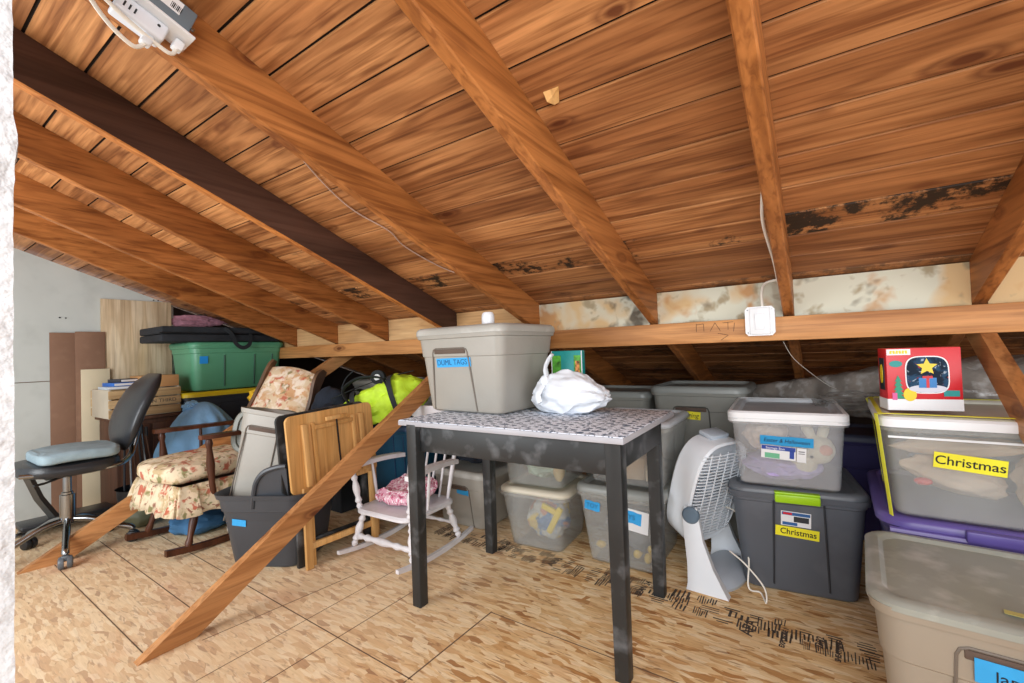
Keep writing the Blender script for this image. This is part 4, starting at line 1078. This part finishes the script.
# ------------------------------------------------------------ sheets against the end wall
def sheet(name, label, cat, y0, y1, z0, z1, x, mat, th=.008):
    o = MB().box((0, 0, 0), (th, y1-y0, z1-z0), bev=.001).build(name, mat); o.location = (x, (y0+y1)/2, (z0+z1)/2); tag(o, label, cat); return o
sheet('plywood_sheet', 'pale streaked plywood sheet against the grey wall behind the wooden crate', 'plywood', 1.01, 1.44, 0, 1.487, -4.286, PLY, .012)
sheet('hardboard_sheet', 'narrow brown hardboard strip against the grey wall', 'hardboard', .745, .885, 0, 1.235, -4.282, HARDB, .005)
sheet('hardboard_sheet', 'wider brown hardboard sheet next to the plywood', 'hardboard', .87, 1.03, 0, 1.243, -4.272, HARDB, .005)
sheet('cream_board', 'cream board leaning in front of the brown hardboard', 'board', .895, 1.05, 0, .975, -4.26, CREAMB, .01)
o = MB().blob((0, 0, 0), (.03, .28, .045), .4, 3, 2).build('insulation_batt', PINKI); o.location = (-4.32, 1.58, 1.345)
tag(o, 'strip of pink insulation showing above the black folded case', 'insulation')

# ------------------------------------------------------------ crate, boxes and cabinet
cr = thing('wooden_crate', 'pale slatted wooden crate with stencilled letters on the brown cabinet', 'crate', (-4.0, 1.13, .645), 0)
mb = MB()
for k in range(6): MB().box((.19 if k < 3 else -.19, 0, .032+.062*(k % 3)), (.012, .40, .054), bev=.002).build('slat', CRATEW, cr)
MB().box((0, -.19, .095), (.37, .014, .19), bev=.002).box((0, .19, .095), (.37, .014, .19), bev=.002).box((0, 0, .006), (.37, .37, .01)).build('end_panel', plain('crate_end', '#bdb3a0', .7), cr)
text('ON THIRD', .036, plain('stencil_ink', '#4c4238', .9), cr, Matrix.Translation((.1968, .085, .094)) @ Matrix.Rotation(pi/2, 4, 'Z') @ Matrix.Rotation(pi/2, 4, 'X'))
o = MB().box((0, 0, .04), (.22, .22, .08), bev=.002).build('cardboard_box', CARD); o.location = (-3.93, 1.215, .836); tag(o, 'brown cardboard box resting on the wooden crate', 'box')
MB().box((.111, -.04, .045), (.001, .035, .04)).build('shipping_label', WHITEP, o)
for k, (c, s, z, y, lab) in enumerate((('#b9c4cc', (.20, .19, .018), .836, 1.03, 'white book at the bottom of the small stack on the crate'),
                                       ('#2b66b8', (.17, .16, .024), .855, 1.04, 'blue book in the small stack on the crate'),
                                       ('#33343a', (.15, .14, .022), .880, 1.06, 'dark book on top of the small stack on the crate'))):
    bk = thing('book', lab, 'book', (-3.95, y, z), .1*k, 'books stacked on the crate')
    MB().box((0, 0, s[2]/2), s, bev=.001).build('cover', plain('cover_%d' % k, c, .5), bk)
    MB().box((.002, 0, s[2]/2), (s[0], s[1]-.01, s[2]*.6)).build('page_block', WHITEP, bk)
cb = thing('cabinet', 'old brown wooden cabinet under the crate', 'cabinet', (-4.0, 1.15, 0), 0)
MB().box((0, 0, .31), (.36, .36, .62), bev=.004).build('carcass', BROWNW, cb)
MB().box((0, 0, .632), (.40, .40, .02), bev=.003).build('top_board', BROWNW, cb)
MB().box((.185, -.08, .32), (.012, .15, .54), bev=.003).box((.185, .09, .32), (.012, .15, .54), bev=.003).build('door', BROWNW, cb)
for k in range(6):
    y = .985+.022*k + .004*(k % 2); z1 = .52+.03*((k*37) % 5)/5
    r_ = thing('tool_handle', 'thin metal rod in the bundle leaning by the office chair back', 'rod', (-3.72, y, 0), 0, 'rods leaning on the cabinet')
    MB().tube([(.05+.006*k, .012*k-.02, .05), (0, 0, z1)], .006, 8).build('rod', [DARKM, CHROME, BROWNW][k % 3], r_)
    MB().tube([(0, 0, z1), (-.002, 0, z1+.06)], .010, 8).build('grip', BLACK, r_)
bu = MB().loft([[V((r*cos(a), r*sin(a), z)) for a in [2*pi*j/28 for j in range(28)]] for r, z in ((.085, 0), (.10, .20), (.108, .205), (.10, .2), (.085, .01))]).build('bucket', BLACK)
bu.location = (-3.68, 1.03, 0.0); tag(bu, 'black bucket on the floor holding the thin rods', 'bucket')
o = MB().blob((0, 0, 0), (.09, .08, .07), .1, 2, 9, flat_bottom=.8).build('coiled_hose', plain('olive_rubber', '#6f7158', .5)); o.location = (-3.50, 1.0, .06)
tag(o, 'olive green lump on the floor behind the rocking chair brace', 'bundle')

# green tote, black tote with yellow lid, folded case
def side_tote(label, loc, L_, D_, h, body, lid, groove, name='storage_tote', tape=False, lidh=.035):
    i = tote(label, loc, radians(90), L_-.05, D_-.05, L_, D_, h, body, lid, groove=groove, r=.05, ledge=.82, lidh=lidh,
             ribs=None, name=name)
    t = i['t']; 
    for u in (-.12, .10, .24): MB().tube([V((u, face_y(i, .03)-.001, .03)), V((u*1.02, face_y(i, h*.78)-.001, h*.78))], .006, 6).build('moulded_rib', groove, t)
    return i
side_tote('black tote on the floor below the yellow-lidded one', (-3.99, 1.70, 0), .70, .42, .345, BLACKT, BLACKT, BLACK)
side_tote('black tote with bright yellow lid under the green tote', (-3.99, 1.70, .382), .70, .42, .365, BLACKT, YELLOW, BLACK, lidh=.03)
GT = side_tote('green tote with blue tape square under the folded black case', (-3.985, 1.735, .779), .68, .42, .345, GREEN, GREEN, GREEND, lidh=.025)
label_plate(GT, 'tape_label', plain('bright_blue_tape', '#1a8fe0', .6), -.265, .235, .055, .055, 0, off=.006)
fc = thing('folded_case', 'flat black folding case with strap handle on the green tote', 'case', (-3.955, 1.615, 1.150), 0)
for k in range(2): MB().box((0, 0, .028+.056*k), (.44, .83, .053), bev=.012).build('case_half', DARKV, fc)
MB().tube([(.221, -.43+.86*k/4, .064) for k in range(5)], .004, 6).build('zipper', BLACK, fc)
mb = MB(); flatstrap(mb, smooth_path([(.222, -.02, .10), (.24, .02, .06), (.255, .05, -.02), (.255, .10, -.05), (.25, .15, -.02), (.225, .17, .06)]), .03, (1, .0, 0)); mb.build('strap_handle', STRAP, fc)

# blue laundry bag
lb = thing('laundry_bag', 'bright blue cloth bag gathered at the top, behind the floral rocking chair', 'bag', (-3.50, 1.32, 0), 0)
mb = MB(); t_ = bmesh.new(); bmesh.ops.create_icosphere(t_, subdivisions=5, radius=1)
for v in t_.verts:
    p = v.co; a = math.atan2(p.y, p.x); up = (p.z+1)/2
    k = (1-.35*up**2)*(1+.05*sin(a*11+2*noise.noise(p*2))*up+.1*noise.fractal(p*1.6, 1, 2, 3))
    v.co = V((p.x*.24*k, p.y*.29*k+.03*up, max(.0, .35+p.z*.375)))
mb.merge(t_); mb.build('sack', BLUEC, lb)
mb = MB().blob((-.02, -.03, .70), (.05, .05, .035), .4, 4, 3, 3); mb.build('gathered_neck', BLUEC, lb)
o = MB().blob((0, 0, 0), (.13, .16, .07), .15, 2, 14, flat_bottom=.85).build('blue_bundle', plain('denim_blue_cloth', '#3a6a93', .8, .15, 10)); o.location = (-3.06, 1.16, .062); tag(o, 'dark blue cloth bundle on the floor beneath the floral rocking chair', 'bundle')
o = MB().blob((0, 0, 0), (.08, .09, .07), .35, 3, 12, 3).build('yellow_cloth', plain('mustard_cloth', '#d9ac1e', .8, .15, 12)); o.location = (-3.30, 1.66, .735)
tag(o, 'crumpled yellow cloth between the blue bag and floral backrest', 'cloth')
o = MB().box((0, 0, .33), (.30, .26, .66), bev=.02).build('dark_carton', DARKV); o.location = (-3.22, 1.88, 0); tag(o, 'dark box standing on the floor behind the floral backrest', 'box')

# ------------------------------------------------------------ middle back: blue tote, duffel, backpack, pale totes
tote('dark teal blue tote on the floor behind the pine tray table', (-2.24, 2.0, 0), radians(5), .42, .30, .48, .36, .55, plain('teal_blue_plastic', '#124a66', .45, .1, 4), BLUED, ribs=[(-.1, -.1), (.1, .1), (.18, .18)], groove=BLUED)
df = thing('duffel_bag', 'neon yellow green duffel bag with black straps, on the dark teal tote', 'bag', (-2.24, 1.83, .70), 0)
ax = V((.40, .26, .15)).normalized()
Rd = Matrix.Translation((0, 0, .0)) @ ax.to_track_quat('X', 'Z').to_matrix().to_4x4()
mb = MB(); loops = []
for k in range(41):
    t_ = -1+2*k/40; x = t_*.30; r_ = .125*(1-abs(t_)**5*.55)
    lp_ = []
    for j in range(40):
        a = 2*pi*j/40; c, s = sup(a, 2.6); q = (1+.34*noise.fractal(V((x*7, c*1.4, s*1.4)), 1, 2, 4))*(.84+.24*t_)
        lp_.append(V((x, c*r_*1.05*q, max(-.105, s*r_*q))))
    loops.append(lp_)
mb.loft(loops); mb.build('shell', LIMEC, df, Rd)
def ring(x, r_, w=.03):
    m = MB(); loops = []
    pts = [V((x, sup(2*pi*j/40, 2.6)[0]*r_*1.07, max(-.108, sup(2*pi*j/40, 2.6)[1]*r_*1.03))) for j in range(41)]
    for j in range(40):
        a, b = pts[j], pts[j+1]
    m.loft([[p*1+V((-w/2, 0, 0)), p+V((w/2, 0, 0)), p*1.02+V((w/2-x*.02, 0, 0)), p*1.02+V((-w/2-x*.02, 0, 0))] for p in pts], False, False); return m
for x in (-.11, .13): ring(x, .126 if x < 0 else .14).build('strap', STRAP, df, Rd)
mb = MB(); mb.tube([(-.27, -.01, .13), (-.1, -.02, .142), (.1, -.02, .142), (.27, -.01, .125)], .006, 8, flat=.5); mb.build('zipper', STRAP, df, Rd)
mb = MB(); mb.tube(smooth_path([(-.13, -.12, .05), (-.15, -.10, .15), (-.06, -.08, .19), (.04, -.08, .17), (.10, -.10, .13), (.12, -.125, .04)]), .018, 8, flat=.35); mb.build('carry_handle', STRAP, df, Rd)
mb = MB(); mb.spindle((.02, .06, .165), (.02, .10, .165), [(0, .045), (1, .045)], 24); mb.build('wheel', STRAP, df, Rd)
mb = MB(); mb.spindle((.02, .052, .165), (.02, .06, .165), [(0, .02), (1, .02)], 20); mb.build('wheel_hub', WHITEP, df, Rd)
bp_ = thing('backpack', 'dark navy backpack beside the neon duffel bag', 'bag', (-2.64, 1.76, .55), .3)
MB().blob((0, 0, .10), (.13, .10, .16), .12, 2.2, 3, flat_bottom=.75).build('shell', DARKC, bp_)
MB().blob((.05, -.08, .08), (.07, .05, .08), .12, 2.2, 4).build('front_pocket', DARKC, bp_)
MB().tube(smooth_path([(.06, .03, .24), (.1, .03, .31), (.17, .02, .36)]), .004, 6).build('haul_loop', STRAP, bp_)
o = MB().box((0, 0, .26), (.20, .24, .52), bev=.01).build('dark_carton', DARKV); o.location = (-2.63, 1.86, 0); tag(o, 'dark box on the floor under the navy backpack', 'box')
for k, (x, lab) in enumerate(((-2.98, 'pale grey lidded tote behind the navy backpack'), (-2.42, 'pale grey lidded tote behind the neon duffel bag'))):
    tote(lab.replace('pale grey lidded tote', 'lower grey tote on the floor'), (x, 2.55, 0), 0, .42, .34, .48, .40, .37, GREYG, GREYL)
    tt = tote(lab, (x, 2.55, .40), 0, .42, .34, .48, .40, .375, plain('pale_grey_plastic', '#a2a49f', .4), TAUPEL)
    if k == 0: label_plate(tt, 'tape_label', plain('faded_red_tape', '#b9705c', .6), .1, .345, .12, .02, 0, off=.014)

# ------------------------------------------------------------ electrical
eb2 = thing('electrical_box', 'grey metal junction box with white outlet plate screwed to a rafter', 'electrical box', (-1.215, .385, 1.76), 0, rot=(-SL, 0, 0)); eb2.scale = (.8,)*3
# local: x across, y down the slope, z up
MB().box((.045, -.01, .045), (.075, .135, .07), bev=.004).build('housing', SLATE, eb2)
MB().box((.0832, -.02, .055), (.001, .085, .04)).build('rating_label', WHITEP, eb2)
mb = MB()
for k in range(8): mb.box((.0840, -.0+.0035*k-.002, .05), (.0006, .0012+.0008*(k % 3), .018))
for k in range(3): mb.box((.0840, -.045, .045+.008*k), (.0006, .02, .002))
mb.build('printed_bars', INK, eb2)
MB().box((.04, -.005, .004), (.095, .16, .009), bev=.003).build('outlet_plate', WHITEP, eb2)
mb = MB()
for y in (-.07, .06): mb.spindle((.088, y, .02), (.094, y, .02), [(0, .006), (1, .005)], 12)
mb.build('screw', CHROME, eb2)
ad = thing('charging_adapter', 'white multi-outlet charging adapter plugged into the grey box', 'adapter', (-1.215, .385, 1.76), 0, rot=(-SL, 0, 0)); ad.scale = (.8,)*3
MB().box((.032, -.035, -.027), (.058, .115, .05), bev=.008, seg=3).build('adapter_body', plain('adapter_white', '#dfe3ea', .35), ad)
mb = MB()
for k in range(3): mb.box((.045-.013*k, -.0935, -.027), (.004, .001, .022))
for k in range(3): mb.box((.0615, -.075+.012*k, -.030), (.001, .004, .016))
mb.build('usb_slot', BLACKOUT, ad)
MB().spindle((.0615, .0, -.02), (.0625, .0, -.02), [(0, .004), (1, .004)], 12).build('indicator', BLACKOUT, ad)
for k, y in enumerate((-.005, .055)):
    pg = thing('plug', ['white plug and cord on the adapter end', 'white plug and cord pushed straight into the outlet plate'][k], 'plug', (-1.215, .385, 1.76), 0, rot=(-SL, 0, 0), group='white power plugs'); pg.scale = (.8,)*3
    MB().box((.035, y, -.067 if k == 0 else -.018), (.028, .026, .03), bev=.006).build('plug_body', WHITEP, pg)
    z0 = -.08 if k == 0 else -.03
    MB().tube(smooth_path([(.035, y, z0), (.04, y-.02, z0-.03), (.06, -.10-.02*k, z0-.02), (.09, -.20, z0+.04), (.11, -.30, .05), (.12, -.45, .12)]), .0055, 8).build('cord', CORDW, pg)

def cpt(px_, y, off=.006): return V((px_, y, ceil_z(y)-off))
o = MB().tube(smooth_path([(-1.275, .63, ceil_z(.63)-.13), (-1.33, .72, ceil_z(.72)-.02), cpt(-1.42, .82), cpt(-1.50, 1.0), cpt(-1.53, 1.15), cpt(-1.50, 1.30), cpt(-1.53, 1.42), cpt(-1.49, 1.62), cpt(-1.40, 1.74), cpt(-1.28, 1.80)]), .0028, 6).build('ceiling_wire', plain('pinkish_wire', '#c9b3a8', .5))
tag(o, 'thin pale wire stapled along the roof boards beside the dark rafter', 'wire')
sb = thing('switch_box', 'white surface-mounted light switch box on the long beam', 'switch', (-.17, 2.049, 1.085), 0)
MB().prism([(-.042, -.058), (.042, -.058), (.052, -.046), (.052, .046), (.042, .058), (-.042, .058), (-.052, .046), (-.052, -.046)], 'y', -.03, 0).build('back_box', WHITEP, sb)
MB().box((0, -.033, 0), (.07, .008, .106), bev=.003).build('cover_plate', WHITEP, sb)
MB().box((0, -.039, -.002), (.032, .008, .062), rot=(.05, 0, 0), bev=.002).build('rocker_switch', plain('switch_white', '#eceef2', .3), sb)
mb = MB()
for x in (-.042, .042):
    for z in (-.046, .046): mb.spindle((x, -.031, z), (x, -.028, z), [(0, .0032), (1, .0032)], 10)
mb.build('screw', CHROME, sb)
o = MB().tube(smooth_path([(-.16, 2.03, 1.14), (-.16, 2.035, 1.20), (-.148, 2.05, 1.235), (-.11, 2.05, 1.245), (-.098, 2.04, 1.24), (-.097, 1.95, 1.22), (-.10, 1.80, 1.28), (-.115, 1.62, 1.38), (-.105, 1.52, 1.45)]), .005, 8).build('switch_cable', CORDW)
tag(o, 'white cable running from the switch box up along the rafter', 'cable')
o = MB().tube(smooth_path([(-.10, 2.15, 1.0), (-.07, 2.22, .93), (-.01, 2.3, .86), (.05, 2.42, .80), (.08, 2.48, .78)]), .001, 6).build('thin_wire', CORDW)
tag(o, 'thin white wire drooping from the beam to the white-lidded bin', 'wire')
o = MB().loft([[V((-.545, .99, ceil_z(.99)-.001)), V((-.50, .99, ceil_z(.99)-.002)), V((-.52, 1.03, ceil_z(1.03)-.003))], [V((-.54, 1.0, ceil_z(1.0)-.02)), V((-.525, 1.0, ceil_z(1.0)-.012)), V((-.53, 1.02, ceil_z(1.02)-.015))]]).build('wood_chip', PINE)
tag(o, 'pale wood splinter sticking from the roof boards by the wide rafter', 'splinter')

# floor stamp: printed mill marks running along the sheet
sp = MB(); rnd = random.Random(11)
for row in range(3):
    x = -1.80
    while x < .12:
        yc = 1.86+(x+1.3)*-.05+(-.045, 0, .045)[row]
        kind = rnd.random(); w_ = rnd.uniform(.03, .09)
        if kind < .6:
            nb = rnd.randint(4, 9)
            for k in range(nb):
                sp.box((x+w_*k/nb, yc+rnd.uniform(-.01, .01), .0006), (w_/nb*rnd.uniform(.3, .6), rnd.uniform(.03, .065), .0006), (0, 0, rnd.uniform(-.06, .06)))
        else:
            for k in range(rnd.randint(2, 4)):
                sp.box((x+w_/2, yc-.022+.014*k, .0006), (w_*rnd.uniform(.4, .9), rnd.uniform(.002, .006), .0006))
        x += w_+rnd.uniform(.006, .03)
struct(sp.build('floor_stamp', STAMP, fl))
for body, x, y, s in (('APA', -.225, 1.76, .055), ('EXPOSURE 1', -.12, 1.76, .022), ('23/32', -.02, 1.79, .03), ('SHEATHING', .03, 1.77, .022), ('APA', -1.05, 1.85, .05), ('SPAN 24', -.62, 1.83, .034), ('PS 2', -.75, 1.83, .04), ('MILL 409', -1.35, 1.87, .03)):
    struct(text(body, s, STAMP, fl, Matrix.Translation((x, y, .0008)) @ Matrix.Rotation(radians(86), 4, 'Z'), bold=.0008, name='floor_lettering'))

# ------------------------------------------------------------ camera
YAW, PIT, ROL = radians(34), radians(1.23), radians(-2)
F = V((-sin(YAW)*cos(PIT), cos(YAW)*cos(PIT), sin(PIT))); R = V((cos(YAW), sin(YAW), 0)); U = R.cross(F)
R2 = R*cos(ROL)+U*sin(ROL); U2 = -R*sin(ROL)+U*cos(ROL)
cam = bpy.data.cameras.new('camera'); co = bpy.data.objects.new('camera', cam); COL.objects.link(co)
cam.sensor_width = 36; cam.lens = 445/1024*36; cam.clip_start = .02
M = Matrix((R2, U2, -F)).transposed().to_4x4(); M.translation = (0, 0, 1.0); co.matrix_world = M
SC.camera = co

# ------------------------------------------------------------ light
def area(name, loc, tgt, size, power, col=(1, 1, 1)):
    l = bpy.data.lights.new(name, 'AREA'); l.energy = power; l.size = size; l.color = col
    o = bpy.data.objects.new(name, l); COL.objects.link(o); o.location = loc
    o.rotation_euler = (V(tgt)-V(loc)).to_track_quat('-Z', 'Y').to_euler(); return o
area('flash_light', (.35, -.75, 1.35), (-1.0, 1.8, .7), 1.1, 37, (.97, .98, 1))
area('left_fill_light', (-2.3, -.9, 1.1), (-2.9, 1.6, .9), 1.2, 43, (.94, .97, 1))  # added fill, brightens the left side; no lamp stands there
area('right_light', (1.9, .2, 1.0), (.2, 1.9, .6), 1.0, 16, (.97, .98, 1))  # unseen area light at the right, aimed at the bin stacks
w = bpy.data.worlds.new('world'); SC.world = w; w.use_nodes = True
bg_ = w.node_tree.nodes['Background']; bg_.inputs[0].default_value = (.92, .96, 1, 1); bg_.inputs[1].default_value = 1.3
SC.view_settings.view_transform = 'Standard'; SC.view_settings.exposure = 0
SC.cycles.transparent_max_bounces = 24; SC.cycles.max_bounces = 8; SC.cycles.diffuse_bounces = 5
